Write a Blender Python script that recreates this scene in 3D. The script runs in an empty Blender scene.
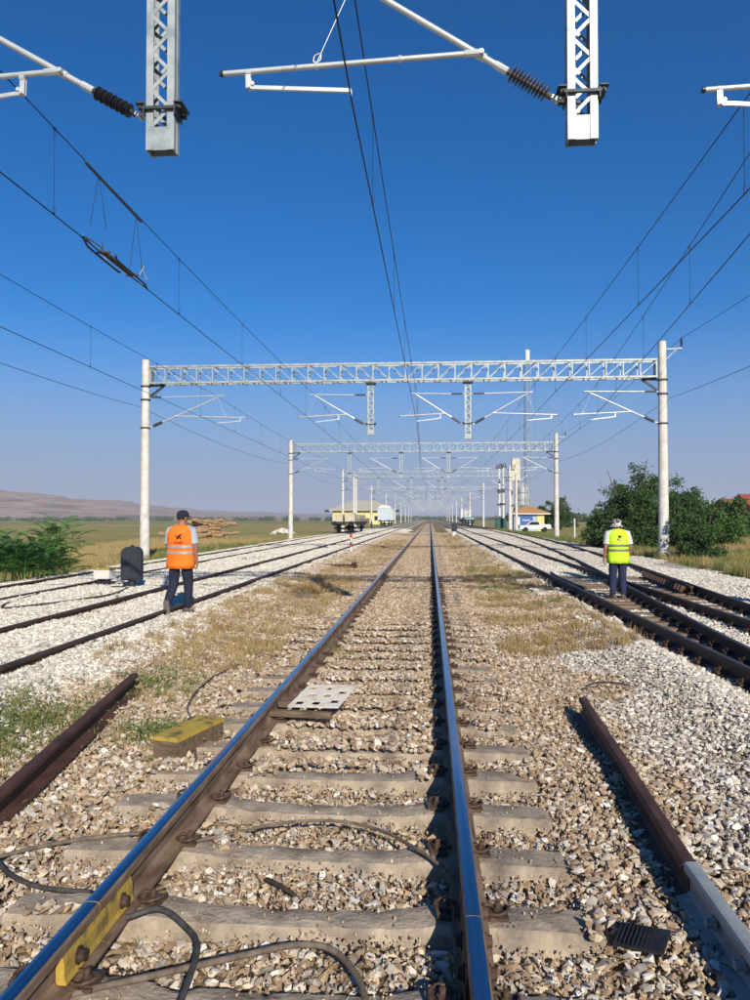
import bpy, bmesh, math, random
import numpy as np
from mathutils import Vector, Matrix, Euler
random.seed(7); RNG = np.random.default_rng(11)
R = math.radians
sc = bpy.context.scene
col = sc.collection

# ------------------------------------------------------------ camera, sky, sun, exposure
cam_d = bpy.data.cameras.new('camera'); cam = bpy.data.objects.new('camera', cam_d); col.objects.link(cam)
cam.location = (0, 0, 1.52); cam.rotation_euler = (R(91.39), 0, R(4.14))
cam_d.sensor_fit = 'VERTICAL'; cam_d.sensor_height = 36; cam_d.lens = 27.36
cam_d.clip_start = 0.05; cam_d.clip_end = 20000
sc.camera = cam
SUNV = Vector((0.62, -1.83, 1.0)).normalized()      # towards the sun
w = bpy.data.worlds.new('World'); sc.world = w; w.use_nodes = True
nt = w.node_tree; bg = nt.nodes['Background']
sky = nt.nodes.new('ShaderNodeTexSky'); sky.sky_type = 'NISHITA'; sky.sun_disc = False
sky.sun_elevation = math.asin(SUNV.z); sky.sun_rotation = math.atan2(SUNV.x, SUNV.y)
sky.altitude = 0; sky.air_density = 1.0; sky.dust_density = 0.0; sky.ozone_density = 10.0
# dusty lavender summer haze low over the whole horizon, the same all round
hs = nt.nodes.new('ShaderNodeHueSaturation'); hs.inputs['Saturation'].default_value = 1.17; nt.links.new(sky.outputs[0], hs.inputs['Color'])
gm = nt.nodes.new('ShaderNodeNewGeometry'); sp_ = nt.nodes.new('ShaderNodeSeparateXYZ'); nt.links.new(gm.outputs['Incoming'], sp_.inputs[0])
ab = nt.nodes.new('ShaderNodeMath'); ab.operation = 'ABSOLUTE'; nt.links.new(sp_.outputs[2], ab.inputs[0])
mr = nt.nodes.new('ShaderNodeMapRange'); mr.interpolation_type = 'SMOOTHSTEP'; nt.links.new(ab.outputs[0], mr.inputs[0])
mr.inputs[1].default_value = .27; mr.inputs[2].default_value = 0.0
mxs = nt.nodes.new('ShaderNodeMix'); mxs.data_type = 'RGBA'; nt.links.new(mr.outputs[0], mxs.inputs[0]); nt.links.new(hs.outputs[0], mxs.inputs[6])
mxs.inputs[7].default_value = (2.55, 3.25, 4.85, 1)
nt.links.new(mxs.outputs[2], bg.inputs[0]); bg.inputs[1].default_value = 0.091
sd = bpy.data.lights.new('sun', 'SUN'); sun = bpy.data.objects.new('sun', sd); col.objects.link(sun)
sd.energy = 4.9; sd.angle = R(0.53); sd.color = (1.0, 0.93, 0.82)
sun.rotation_euler = SUNV.to_track_quat('Z', 'Y').to_euler(); sun.location = (20, -50, 60)
sc.view_settings.view_transform = 'Standard'; sc.view_settings.look = 'None'
sc.view_settings.gamma = 1; sc.view_settings.exposure = 0.25

# ------------------------------------------------------------ helpers
def S(h):
    v = [int(h[i:i+2], 16)/255 for i in (0, 2, 4)]
    return tuple(c/12.92 if c <= .04045 else ((c+.055)/1.055)**2.4 for c in v)

def mat(name, c1, c2=None, scale=6.0, rough=.85, metal=0.0, bump=0.0, bscale=None, detail=5, island=0.0,
        c3=None, stretch=None, spec=.4, trans=0.0, lo=.35, hi=.65):
    m = bpy.data.materials.new(name); m.use_nodes = True
    t = m.node_tree; b = t.nodes['Principled BSDF']; L = t.links.new
    b.inputs['Roughness'].default_value = rough; b.inputs['Metallic'].default_value = metal
    b.inputs['Specular IOR Level'].default_value = spec
    if c2 is None:
        c2 = tuple(x*.86 for x in c1)
    tc = t.nodes.new('ShaderNodeTexCoord'); vec = tc.outputs['Object']
    if stretch:
        mp = t.nodes.new('ShaderNodeMapping'); mp.inputs['Scale'].default_value = stretch
        L(vec, mp.inputs[0]); vec = mp.outputs[0]
    n = t.nodes.new('ShaderNodeTexNoise'); n.inputs['Scale'].default_value = scale
    n.inputs['Detail'].default_value = detail; n.inputs['Roughness'].default_value = .6; L(vec, n.inputs['Vector'])
    fac = n.outputs['Fac']
    if island:
        g = t.nodes.new('ShaderNodeNewGeometry'); oi = t.nodes.new('ShaderNodeObjectInfo')
        a = t.nodes.new('ShaderNodeMath'); a.operation = 'ADD'; L(g.outputs['Random Per Island'], a.inputs[0]); L(oi.outputs['Random'], a.inputs[1])
        fr = t.nodes.new('ShaderNodeMath'); fr.operation = 'FRACT'; L(a.outputs[0], fr.inputs[0])
        mx = t.nodes.new('ShaderNodeMix'); mx.inputs[0].default_value = island
        L(fac, mx.inputs[2]); L(fr.outputs[0], mx.inputs[3]); fac = mx.outputs[0]
        lo, hi = 0.08, 0.92
    r = t.nodes.new('ShaderNodeValToRGB'); e = r.color_ramp.elements
    e[0].position = lo; e[1].position = hi; e[0].color = (*c1, 1); e[1].color = (*c2, 1)
    if c3:
        x = e.new((lo+hi)/2); x.color = (*c3, 1)
    L(fac, r.inputs[0]); L(r.outputs[0], b.inputs['Base Color'])
    if bump:
        n2 = t.nodes.new('ShaderNodeTexNoise'); n2.inputs['Scale'].default_value = bscale or scale*4
        n2.inputs['Detail'].default_value = 6; L(vec, n2.inputs['Vector'])
        bp = t.nodes.new('ShaderNodeBump'); bp.inputs['Strength'].default_value = bump; bp.inputs['Distance'].default_value = .02
        L(n2.outputs['Fac'], bp.inputs['Height']); L(bp.outputs[0], b.inputs['Normal'])
    if trans:
        tr = t.nodes.new('ShaderNodeBsdfTranslucent'); L(r.outputs[0], tr.inputs[0])
        ms = t.nodes.new('ShaderNodeMixShader'); ms.inputs[0].default_value = trans
        L(b.outputs[0], ms.inputs[1]); L(tr.outputs[0], ms.inputs[2]); L(ms.outputs[0], t.nodes['Material Output'].inputs[0])
    return m

def frame(d):
    d = Vector(d).normalized(); a = Vector((0, 0, 1)) if abs(d.z) < .95 else Vector((1, 0, 0))
    u = d.cross(a).normalized(); v = u.cross(d).normalized(); return u, v

class MB:
    def __init__(s): s.v = []; s.f = []; s.m = []; s.sm = []
    def add(s, vs, fs, mi=0, smooth=False):
        o = len(s.v); s.v += [tuple(x) for x in vs]
        for f in fs: s.f.append([i+o for i in f]); s.m.append(mi); s.sm.append(smooth)
        return s
    def box(s, c, d, rot=None, mi=0, taper=1.0):
        x, y, z = d[0]/2, d[1]/2, d[2]/2
        vs = [Vector(p) for p in ((-x,-y,-z),(x,-y,-z),(x,y,-z),(-x,y,-z),(-x*taper,-y*taper,z),(x*taper,-y*taper,z),(x*taper,y*taper,z),(-x*taper,y*taper,z))]
        if rot is not None:
            M_ = rot if isinstance(rot, Matrix) else Euler(rot).to_matrix(); vs = [M_ @ p for p in vs]
        vs = [p + Vector(c) for p in vs]
        return s.add(vs, [(0,3,2,1),(4,5,6,7),(0,1,5,4),(1,2,6,5),(2,3,7,6),(3,0,4,7)], mi)
    def bar(s, p0, p1, wd, th, mi=0, side=None):          # rectangular bar between two points
        p0, p1 = Vector(p0), Vector(p1); d = (p1-p0).normalized()
        if side is None: u, v = frame(d)
        else: u = Vector(side).normalized(); v = d.cross(u).normalized()
        vs = []
        for p in (p0, p1):
            for a, b in ((-1,-1),(1,-1),(1,1),(-1,1)): vs.append(p + u*a*wd/2 + v*b*th/2)
        return s.add(vs, [(0,3,2,1),(4,5,6,7),(0,1,5,4),(1,2,6,5),(2,3,7,6),(3,0,4,7)], mi)
    def tube(s, pts, r, n=8, mi=0, cap=True, smooth=True):
        pts = [Vector(p) for p in pts]; k = len(pts)
        rs = r if isinstance(r, (list, tuple)) else [r]*k
        rings = []; u = None
        for i, p in enumerate(pts):
            d = (pts[min(i+1, k-1)] - pts[max(i-1, 0)]).normalized()
            if u is None: u, v = frame(d)
            else:
                u = (u - d*u.dot(d)).normalized(); v = u.cross(d).normalized()
            rings.append([p + (u*math.cos(2*math.pi*j/n) + v*math.sin(2*math.pi*j/n))*rs[i] for j in range(n)])
        fs = []
        for i in range(k-1):
            for j in range(n):
                fs.append((i*n+j, i*n+(j+1) % n, (i+1)*n+(j+1) % n, (i+1)*n+j))
        s.add([q for r_ in rings for q in r_], [f[::-1] for f in fs], mi, smooth)
        if cap:
            s.add(rings[0], [list(range(n))], mi); s.add(rings[-1], [list(range(n))[::-1]], mi)
        return s
    def lathe(s, p0, p1, prof, n=12, mi=0):               # prof: (t along axis in metres, radius)
        p0, p1 = Vector(p0), Vector(p1); d = (p1-p0).normalized()
        u, v = frame(d); vs = []
        for t, r in prof:
            for j in range(n):
                a = 2*math.pi*j/n; vs.append(p0 + d*t + (u*math.cos(a)+v*math.sin(a))*r)
        fs = []
        for i in range(len(prof)-1):
            for j in range(n): fs.append((i*n+(j+1) % n, i*n+j, (i+1)*n+j, (i+1)*n+(j+1) % n))
        fs.append([*range(n)][::-1] if False else [*range(n)]); fs.append([(len(prof)-1)*n+j for j in range(n)][::-1])
        return s.add(vs, fs, mi)
    def loft(s, rings, mi=0, smooth=True, cap=True):
        n = len(rings[0]); fs = []
        for i in range(len(rings)-1):
            for j in range(n): fs.append((i*n+j, i*n+(j+1) % n, (i+1)*n+(j+1) % n, (i+1)*n+j))
        s.add([p for r in rings for p in r], fs, mi, smooth)
        if cap:
            s.add(rings[0], [list(range(n))[::-1]], mi); s.add(rings[-1], [list(range(n))], mi)
        return s
    def prism(s, poly, y0, y1, mi=0):                     # polygon in xz extruded in y
        n = len(poly); vs = [(x, y0, z) for x, z in poly] + [(x, y1, z) for x, z in poly]
        fs = [list(range(n)), list(range(n, 2*n))[::-1]] + [(i, i+n, (i+1) % n+n, (i+1) % n) for i in range(n)]
        return s.add(vs, fs, mi)
    def mesh(s, name, mats):
        me = bpy.data.meshes.new(name); me.from_pydata(s.v, [], s.f)
        for m in (mats if isinstance(mats, (list, tuple)) else [mats]): me.materials.append(m)
        me.polygons.foreach_set('material_index', s.m); me.polygons.foreach_set('use_smooth', s.sm)
        me.update(); return me
    def build(s, name, mats, parent=None, loc=None, rot=None):
        return put(name, s.mesh(name, mats), parent, loc, rot)

def put(name, me, parent=None, loc=None, rot=None, scale=None):
    o = bpy.data.objects.new(name, me); col.objects.link(o)
    if parent: o.parent = parent
    if loc is not None: o.location = loc
    if rot is not None: o.rotation_euler = rot
    if scale is not None: o.scale = scale
    return o
def tag(o, label, cat, group=None, kind=None):
    if label: o['label'] = label
    if cat: o['category'] = cat
    if group: o['group'] = group
    if kind: o['kind'] = kind
    return o
def thing(name, label, cat, loc=(0, 0, 0), rz=0, group=None):
    o = put(name, None, None, loc, (0, 0, rz)); o.empty_display_size = .2
    return tag(o, label, cat, group)
def smooth_path(pts, n=8):
    pts = [Vector(p) for p in pts]; P = [pts[0]*2-pts[1]] + pts + [pts[-1]*2-pts[-2]]; out = []
    for i in range(1, len(P)-2):
        for k in range(n):
            t = k/n; a, b, c, d = P[i-1], P[i], P[i+1], P[i+2]
            out.append(.5*((2*b)+(c-a)*t+(2*a-5*b+4*c-d)*t*t+(3*b-a-3*c+d)*t**3))
    return out + [pts[-1]]
def vnoise(x, y, s=1.0, seed=0):                          # cheap smooth value noise
    x = np.asarray(x)/s; y = np.asarray(y)/s; xi = np.floor(x).astype(np.int64); yi = np.floor(y).astype(np.int64)
    def h(a, b):
        k = (a*374761393 + b*668265263 + seed*974711) & 0x7fffffff
        k = ((k ^ (k >> 13))*1274126177) & 0x7fffffff
        return ((k ^ (k >> 16)) & 0xffff)/65535.
    fx = x-xi; fy = y-yi; fx = fx*fx*(3-2*fx); fy = fy*fy*(3-2*fy)
    return (h(xi, yi)*(1-fx)+h(xi+1, yi)*fx)*(1-fy) + (h(xi, yi+1)*(1-fx)+h(xi+1, yi+1)*fx)*fy

# ------------------------------------------------------------ layout (metres; z = 0 is the central rail head)
XC, XL1, XL2, XR1 = -0.59, -5.12, -9.1, 3.96
GH = 0.7535
ZL1, ZL2, ZR = 0.02, -0.03, 0.02
OY = np.array([-10, 0, 4, 9, 13, 18, 26, 36, 51, 75, 100, 900.])
OV = np.array([-.02, .02, .14, .44, .80, 1.28, 2.02, 2.75, 3.6, 4.4, 4.62, 4.62])
_yy = np.arange(-10, 140, 1.0); _ov = np.interp(_yy, OY, OV)
for _ in range(3): _ov[3:-3] = np.convolve(_ov, np.ones(7)/7, 'same')[3:-3]
def off(y): return float(np.interp(y, _yy, _ov))
bx = np.array([-4000, -60, -30, -14, -12.4, -11.2, -10.5, -7, -3.9, -3.2, -2.5, -1.95, .8, 1.3, 2.1, 2.65, 5, 8.8, 10.2, 11.6, 14, 30, 60, 4000.])
bz = np.array([-1.6, -1.2, -.8, -.6, -.48, -.2, -.11, -.09, -.09, -.2, -.235, -.245, -.245, -.25, -.21, -.11, -.085, -.1, -.2, -.4, -.45, -.5, -.6, -1.0])
def top(x, y):
    x = np.asarray(x, float); y = np.asarray(y, float)
    z = np.interp(x, bx, bz)
    z = z + .025*np.clip((y-4.5)/4, 0, 1)*((x > -2.2) & (x < 1.0))
    z = z - .085*np.clip((x-2.75)/.3, 0, 1)*np.clip((8.3-x)/1.2, 0, 1)*np.clip((27-y)/5, 0, 1)
    z = z + (vnoise(x, y, 1.3, 3)-.5)*.05 + (vnoise(x, y, .45, 5)-.5)*.03
    far = np.clip((np.abs(x)-14)/20, 0, 1)
    return z + far*((vnoise(x, y, 17, 8)-.5)*.5)

# ------------------------------------------------------------ materials
m_conc = mat('sleeper_concrete', S('b5a58e'), S('7c6e5e'), 5, .92, bump=.5, bscale=45, c3=S('9c8d7a'), detail=9)
m_rust = mat('rail_rust', S('8c7560'), S('5c4634'), 14, .8, .1, bump=.25, stretch=(1, .25, 1))
m_rust_dark = mat('rail_rust_dark', S('5a4334'), S('3a2a22'), 12, .75, .15, bump=.2, stretch=(1, .2, 1))
m_rust_red = mat('rail_old_rust', S('5f4032'), S('412a22'), 10, .7, .1, bump=.2, stretch=(1, .3, 1))
m_rail_top = mat('rail_polished', S('a8adb5'), S('8d9098'), 5, .16, 1.0, stretch=(8, .15, 1))
m_rail_top2 = mat('rail_worn_top', S('5c5550'), S('463c36'), 8, .45, .55, stretch=(6, .2, 1))
m_greycoat = mat('rail_grey_coating', S('9aa09f'), S('868c8a'), 6, .6, .1, bump=.05)
m_clip = mat('clip_steel', S('6e5a49'), S('4a3a2f'), 40, .65, .4)
m_clip_dust = mat('clip_dusty', S('b9b0a0'), S('8f8474'), 40, .85)
m_yellow = mat('yellow_paint_worn', S('b89a3c'), S('5f5138'), 9, .75, bump=.2, lo=.42, hi=.66, c3=S('a58a40'))
m_galv = mat('galvanised_steel', S('a9afae'), S('868e90'), 6, .5, .25, c3=S('9da4a4'))
m_galv_d = mat('galvanised_dull', S('aab0b0'), S('8e9596'), 5, .55, .2)
m_dark_steel = mat('dark_bracket_steel', S('4a5258'), S('33393f'), 9, .6, .3)
m_alu = mat('aluminium_tube', S('d3d5d2'), S('bcc0bf'), 4, .38, .35)
m_ins = mat('insulator_brown', S('5c5452'), S('433d3d'), 12, .4, spec=.5)
m_ins_d = mat('insulator_black', S('2f3136'), S('222328'), 12, .4, spec=.5)
m_wire = mat('wire_copper_dark', S('2e2730'), S('201c24'), 3, .5, .5)
m_mast = mat('spun_concrete', S('d6d2c8'), S('bcb8ae'), 3, .85, bump=.1, c3=S('cbc7bd'))
m_mast_l = mat('spun_concrete_lit', S('d9d8d2'), S('c3c1ba'), 2.5, .85, bump=.1)
m_black_rub = mat('cable_rubber', S('4b4744'), S('36322f'), 30, .7)
m_cable_dust = mat('cable_dusty', S('7a6c5c'), S('54493e'), 18, .85)
m_timber = mat('old_timber', S('7d6a55'), S('57483a'), 6, .9, bump=.3, stretch=(1, 5, 5))
m_timber_x = mat('bearer_timber', S('85705a'), S('5d4b3c'), 5, .9, bump=.3, stretch=(.6, 6, 6))
m_stone_tan = mat('ballast_tan', S('846c55'), S('d4c4aa'), 20, .9, island=.75, c3=S('ac9478'), bump=.2, bscale=25)
m_stone_grey = mat('ballast_grey_white', S('a59c8c'), S('e9e3d4'), 20, .9, island=.75, c3=S('cfc7b6'), bump=.2, bscale=25)
m_stone_mix = mat('ballast_grey_mix', S('90867a'), S('e4dccf'), 20, .9, island=.8, c3=S('c1b7a7'), bump=.2, bscale=25)

# ------------------------------------------------------------ ground sheet
def ground_material():
    m = bpy.data.materials.new('ground'); m.use_nodes = True; t = m.node_tree; L = t.links.new; b = t.nodes['Principled BSDF']
    b.inputs['Roughness'].default_value = .95; b.inputs['Specular IOR Level'].default_value = .15
    g = t.nodes.new('ShaderNodeNewGeometry'); sx = t.nodes.new('ShaderNodeSeparateXYZ'); L(g.outputs['Position'], sx.inputs[0])
    def noise(sc_, det=4, st=None):
        n = t.nodes.new('ShaderNodeTexNoise'); n.inputs['Scale'].default_value = sc_; n.inputs['Detail'].default_value = det
        if st:
            mp = t.nodes.new('ShaderNodeMapping'); mp.inputs['Scale'].default_value = st; L(g.outputs['Position'], mp.inputs[0]); L(mp.outputs[0], n.inputs['Vector'])
        else: L(g.outputs['Position'], n.inputs['Vector'])
        return n.outputs['Fac']
    def rng(v, a, b_, c=0, d=1):
        n = t.nodes.new('ShaderNodeMapRange'); n.interpolation_type = 'SMOOTHSTEP'
        L(v, n.inputs[0]); n.inputs[1].default_value = a; n.inputs[2].default_value = b_; n.inputs[3].default_value = c; n.inputs[4].default_value = d
        return n.outputs[0]
    def math_(op, a, b_):
        n = t.nodes.new('ShaderNodeMath'); n.operation = op
        for i, q in enumerate((a, b_)):
            if isinstance(q, (int, float)): n.inputs[i].default_value = q
            else: L(q, n.inputs[i])
        return n.outputs[0]
    def mix(f, a, b_):
        n = t.nodes.new('ShaderNodeMix'); n.data_type = 'RGBA'; L(f, n.inputs[0])
        for i, q in ((6, a), (7, b_)):
            if isinstance(q, tuple): n.inputs[i].default_value = (*q, 1)
            else: L(q, n.inputs[i])
        return n.outputs[2]
    vor = t.nodes.new('ShaderNodeTexVoronoi'); vor.inputs['Scale'].default_value = 18; L(g.outputs['Position'], vor.inputs['Vector'])
    cell = t.nodes.new('ShaderNodeSeparateColor'); L(vor.outputs['Color'], cell.inputs[0]); cv = cell.outputs[0]
    tan = mix(cv, S('6d5a46'), S('b29c7c')); white = mix(cv, S('98907f'), S('d6cfc0'))
    grassy = mix(rng(noise(1.1, 6), .42, .62), tan, S('8d7a4c'))
    tan2 = mix(rng(sx.outputs[1], 14, 60), tan, grassy)
    wob = math_('ADD', sx.outputs[0], math_('MULTIPLY', math_('SUBTRACT', noise(.9, 5), .5), 2.2))
    c = mix(rng(wob, -3.1, -3.7), tan2, white)
    c = mix(rng(wob, 2.2, 2.9), c, mix(rng(sx.outputs[1], 22, 60), white, mix(cv, S('7f7464'), S('b8ad98'))))
    straw = mix(rng(noise(.35, 8), .35, .65), S('b8a06a'), S('96894f'))
    green = mix(rng(noise(.8, 6), .3, .7), S('838249'), S('a19556'))
    field = mix(rng(noise(.02, 8, (1, 3, 1)), .42, .56), straw, green)
    field = mix(rng(noise(.05, 5, (.3, 2.5, 1)), .60, .66), field, S('8b7555'))
    crop = mix(rng(noise(.01, 6, (.4, 3, 1)), .4, .6), S('6e7442'), S('9c935e'))
    yw = math_('ADD', sx.outputs[1], math_('MULTIPLY', noise(.01, 3), 200))
    field = mix(rng(yw, 430, 560), field, crop)
    field = mix(rng(yw, 900, 1300), field, S('8a7a55'))
    lim = math_('MINIMUM', math_('ADD', math_('MULTIPLY', sx.outputs[1], .05), 7.0), 10.4)
    fm = math_('MAXIMUM', rng(wob, -11.2, -12.2), rng(math_('SUBTRACT', wob, lim), 0.0, .9))
    c = mix(fm, c, field)
    L(c, b.inputs['Base Color'])
    bp = t.nodes.new('ShaderNodeBump'); bp.inputs['Strength'].default_value = .8; bp.inputs['Distance'].default_value = .04
    hh = math_('ADD', math_('MULTIPLY', vor.outputs['Distance'], -1.0), noise(6, 6))
    L(hh, bp.inputs['Height']); L(bp.outputs[0], b.inputs['Normal'])
    return m
gx = np.unique(np.concatenate([np.arange(-14, 13.01, .25), -14-np.geomspace(.6, 4200, 34), 13+np.geomspace(.6, 4200, 34)]))
gy = np.unique(np.concatenate([np.arange(-6, 40.01, .4), 40+np.geomspace(1, 6500, 60), -6-np.geomspace(2, 300, 10)]))
GX, GY = np.meshgrid(gx, gy); GZ = top(GX, GY) - .035
nx, ny = len(gx), len(gy)
vs = np.stack([GX, GY, GZ], -1).reshape(-1, 3); ii = np.arange((ny-1)*nx).reshape(ny-1, nx)[:, :-1].ravel()
fs = np.stack([ii, ii+1, ii+nx+1, ii+nx], -1)
me = bpy.data.meshes.new('ground'); me.from_pydata(vs.tolist(), [], fs.tolist()); me.materials.append(ground_material())
me.polygons.foreach_set('use_smooth', [True]*len(fs)); me.update()
tag(put('ground', me), 'flat ground of ballast and dry grassland', 'ground', kind='structure')

# hills on the horizon at the left
def hills(name, label, dist, prof, depth, mt, seed):
    us = np.linspace(0, 1, 160); rows = 26; vs = []; fs = []
    xs = np.interp(us, np.linspace(0, 1, len(prof)), [p[0] for p in prof]); hs = np.interp(us, np.linspace(0, 1, len(prof)), [p[1] for p in prof])
    for r in range(rows):
        t = r/(rows-1); k = math.sin(t*math.pi/2)**.8 if t < .7 else math.sin(.7*math.pi/2)**.8*1.02-(t-.7)*.6
        for x, h in zip(xs, hs):
            n = float(vnoise(x, t*depth, 160, seed))*.5+float(vnoise(x, t*depth, 55, seed+1))*.3+float(vnoise(x, t*depth, 22, seed+2))*.2
            vs.append((x, dist+t*depth+(n-.5)*90, -2.5 + h*k*(.72+.55*n*min(1, t*2.2)) ))
    N = len(us)
    for r in range(rows-1):
        for i in range(N-1): fs.append((r*N+i, r*N+i+1, (r+1)*N+i+1, (r+1)*N+i))
    me = bpy.data.meshes.new(name); me.from_pydata(vs, [], fs); me.materials.append(mt)
    me.polygons.foreach_set('use_smooth', [True]*len(fs)); me.update()
    return tag(put(name, me), label, 'hill', kind='structure')
m_hill = mat('hill_earth', S('8f7560'), S('6d5949'), .012, .95, c3=S('a58b78'), stretch=(.5, 1, 4), detail=10, lo=.38, hi=.62)
m_hill2 = mat('hill_earth_far', S('8d7a6c'), S('75665c'), .01, .95, stretch=(.5, 1, 4), detail=8)
hills('hill', 'bare brown hill ridge on the left horizon', 1500,
      [(-2200, 70), (-1700, 92), (-1350, 88), (-1130, 84), (-1000, 66), (-900, 62), (-800, 44), (-720, 34), (-640, 24), (-520, 14), (-380, 5), (-200, 0)], 700, m_hill, 4)
hills('hill', 'low pale far ridge behind the left field', 3200,
      [(-3800, 90), (-2600, 82), (-2100, 80), (-1700, 64), (-1300, 60), (-950, 44), (-600, 30), (-300, 18), (100, 12), (600, 10), (1500, 18), (2600, 10)], 900, m_hill2, 9)

# ------------------------------------------------------------ scatter by instances (gravel, grass)
def scatter(name, pts, rots, scls, idx, sources, label, cat):
    me = bpy.data.meshes.new(name); me.from_pydata(np.asarray(pts).tolist(), [], [])
    a = me.attributes.new('rot', 'FLOAT_VECTOR', 'POINT'); a.data.foreach_set('vector', np.asarray(rots, np.float32).ravel())
    a = me.attributes.new('scl', 'FLOAT_VECTOR', 'POINT'); a.data.foreach_set('vector', np.asarray(scls, np.float32).ravel())
    a = me.attributes.new('idx', 'INT', 'POINT'); a.data.foreach_set('value', np.asarray(idx, np.int32))
    o = put(name, me); tag(o, label, cat, kind='stuff')
    c = bpy.data.collections.new(name+'_source')
    for k, s in enumerate(sources):
        so = bpy.data.objects.new('%s_source' % name, s); c.objects.link(so)
    g = bpy.data.node_groups.new(name+'_scatter', 'GeometryNodeTree')
    g.interface.new_socket('Geometry', in_out='INPUT', socket_type='NodeSocketGeometry')
    g.interface.new_socket('Geometry', in_out='OUTPUT', socket_type='NodeSocketGeometry')
    N = g.nodes.new; L = g.links.new
    gi = N('NodeGroupInput'); go = N('NodeGroupOutput'); ip = N('GeometryNodeInstanceOnPoints'); ci = N('GeometryNodeCollectionInfo')
    ci.inputs['Collection'].default_value = c; ci.inputs['Separate Children'].default_value = True; ci.inputs['Reset Children'].default_value = True
    def na(nm, ty):
        n = N('GeometryNodeInputNamedAttribute'); n.data_type = ty; n.inputs['Name'].default_value = nm; return n.outputs['Attribute']
    e = N('FunctionNodeEulerToRotation'); L(na('rot', 'FLOAT_VECTOR'), e.inputs[0])
    L(gi.outputs[0], ip.inputs['Points']); L(ci.outputs[0], ip.inputs['Instance']); ip.inputs['Pick Instance'].default_value = True
    L(na('idx', 'INT'), ip.inputs['Instance Index']); L(e.outputs[0], ip.inputs['Rotation']); L(na('scl', 'FLOAT_VECTOR'), ip.inputs['Scale'])
    L(ip.outputs[0], go.inputs[0])
    md = o.modifiers.new('scatter', 'NODES'); md.node_group = g
    return o

def stone_data(seed):
    r = np.random.default_rng(seed); p = r.normal(size=(13, 3)); p /= np.linalg.norm(p, axis=1)[:, None]
    p *= r.uniform(.38, .56, (13, 1)); p *= np.array([1.25, .95, .72])*r.uniform(.85, 1.15, 3)
    bm = bmesh.new(); vv = [bm.verts.new(q) for q in p]
    res = bmesh.ops.convex_hull(bm, input=vv)
    bmesh.ops.delete(bm, geom=[v for v in bm.verts if not v.link_faces], context='VERTS')
    bm.verts.index_update()
    V = np.array([v.co[:] for v in bm.verts]); F = [[v.index for v in f.verts] for f in bm.faces]; bm.free()
    return V, F
STONES = [stone_data(i) for i in range(16)]
def stone_mesh(i, mt):
    V, F = STONES[i]; me = bpy.data.meshes.new('ballast_stone'); me.from_pydata(V.tolist(), [], F); me.materials.append(mt); return me
def patch_mesh(seed, mt, cell=.62, sp=.043, smin=.040, smax=.066):
    r = np.random.default_rng(seed); V = []; F = []; o = 0
    g = np.arange(-cell/2, cell/2, sp)
    for x in g:
        for y in g:
            v, f = STONES[r.integers(16)]
            M_ = np.array(Euler((r.uniform(-.5, .5), r.uniform(-.5, .5), r.uniform(0, 6.3))).to_matrix())
            q = (v*r.uniform(smin, smax)) @ M_.T + np.array([x+r.uniform(-.02, .02), y+r.uniform(-.02, .02), r.uniform(-.016, .012)])
            V.append(q); F += [[i+o for i in ff] for ff in f]; o += len(v)
    me = bpy.data.meshes.new('ballast_patch'); me.from_pydata(np.concatenate(V).tolist(), [], F); me.materials.append(mt); return me

def in_view(x, y, m=1.6):
    return (y > 1.2) & (x > -.575*y-m) & (x < .45*y+m)

SL_Y0, SL_DY = 1.50, 0.605          # central sleepers (centres)
# near stones of the central bed, one by one
sp = .037
X, Y = np.meshgrid(np.arange(-5.2, 2.9, sp), np.arange(1.3, 12.5, sp)); X = X.ravel()+RNG.uniform(-.02, .02, X.size); Y = Y.ravel()+RNG.uniform(-.02, .02, Y.size)
k = in_view(X, Y, 1.7); X, Y = X[k], Y[k]
whiteL = X < -3.75 + (vnoise(X, Y, .5, 21)-.5)*.9
whiteR = X > np.interp(Y, [2, 7, 13], [1.55, 1.65, 2.2]) + (vnoise(X, Y, .6, 22)-.5)*1.3
k = ~whiteL; X, Y, whiteR = X[k], Y[k], whiteR[k]
Z = top(X, Y); dxc = np.abs(X-XC)
ph = (Y-SL_Y0+SL_DY/2) % SL_DY - SL_DY/2
on_sl = (np.abs(ph) < .145) & (dxc < 1.31)
cover = on_sl & (((dxc < .60) & (vnoise(X*1.4, Y, .5, 31) > np.interp(Y, [3.5, 4.3, 5.5, 8], [1.1, .62, .34, .12]))) | ((dxc > .95) & (vnoise(X, Y, .4, 32) > np.interp(Y, [4, 7, 11], [.8, .52, .3]))))
drop = on_sl & ~cover
near_rail = np.abs(dxc-GH) < .10
drop |= near_rail & (RNG.random(X.size) < .75)
Z = np.where(cover, -.172+.0*Z, Z)
# hollows next to the sleepers near the camera
Z = Z - np.where((~on_sl) & (dxc < 1.35) & (Y < 5), .018, 0)
k = ~drop; X, Y, Z, whiteR = X[k], Y[k], Z[k], whiteR[k]
n = X.size; sz = RNG.uniform(.031, .056, n)*np.where(RNG.random(n) < .09, 1.4, 1)
P = np.stack([X, Y, Z+RNG.uniform(-.012, .014, n)], -1); RT = np.stack([RNG.uniform(-.6, .6, n), RNG.uniform(-.6, .6, n), RNG.uniform(0, 6.28, n)], -1)
SC = np.stack([sz, sz, sz], -1)
gmix = whiteR | (RNG.random(n) < np.interp(Y, [2, 4, 7], [.5, .34, .14]))
src_t = [stone_mesh(i, m_stone_tan) for i in range(16)]; src_m = [stone_mesh(i, m_stone_mix) for i in range(16)]
a = ~gmix; scatter('ballast_stones', P[a], RT[a], SC[a], RNG.integers(0, 16, a.sum()), src_t, 'loose tan ballast stones round the central track', 'gravel')
a = gmix; scatter('ballast_stones', P[a], RT[a], SC[a], RNG.integers(0, 16, a.sum()), src_m, 'grey crushed ballast stones right of the central track', 'gravel')
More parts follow.
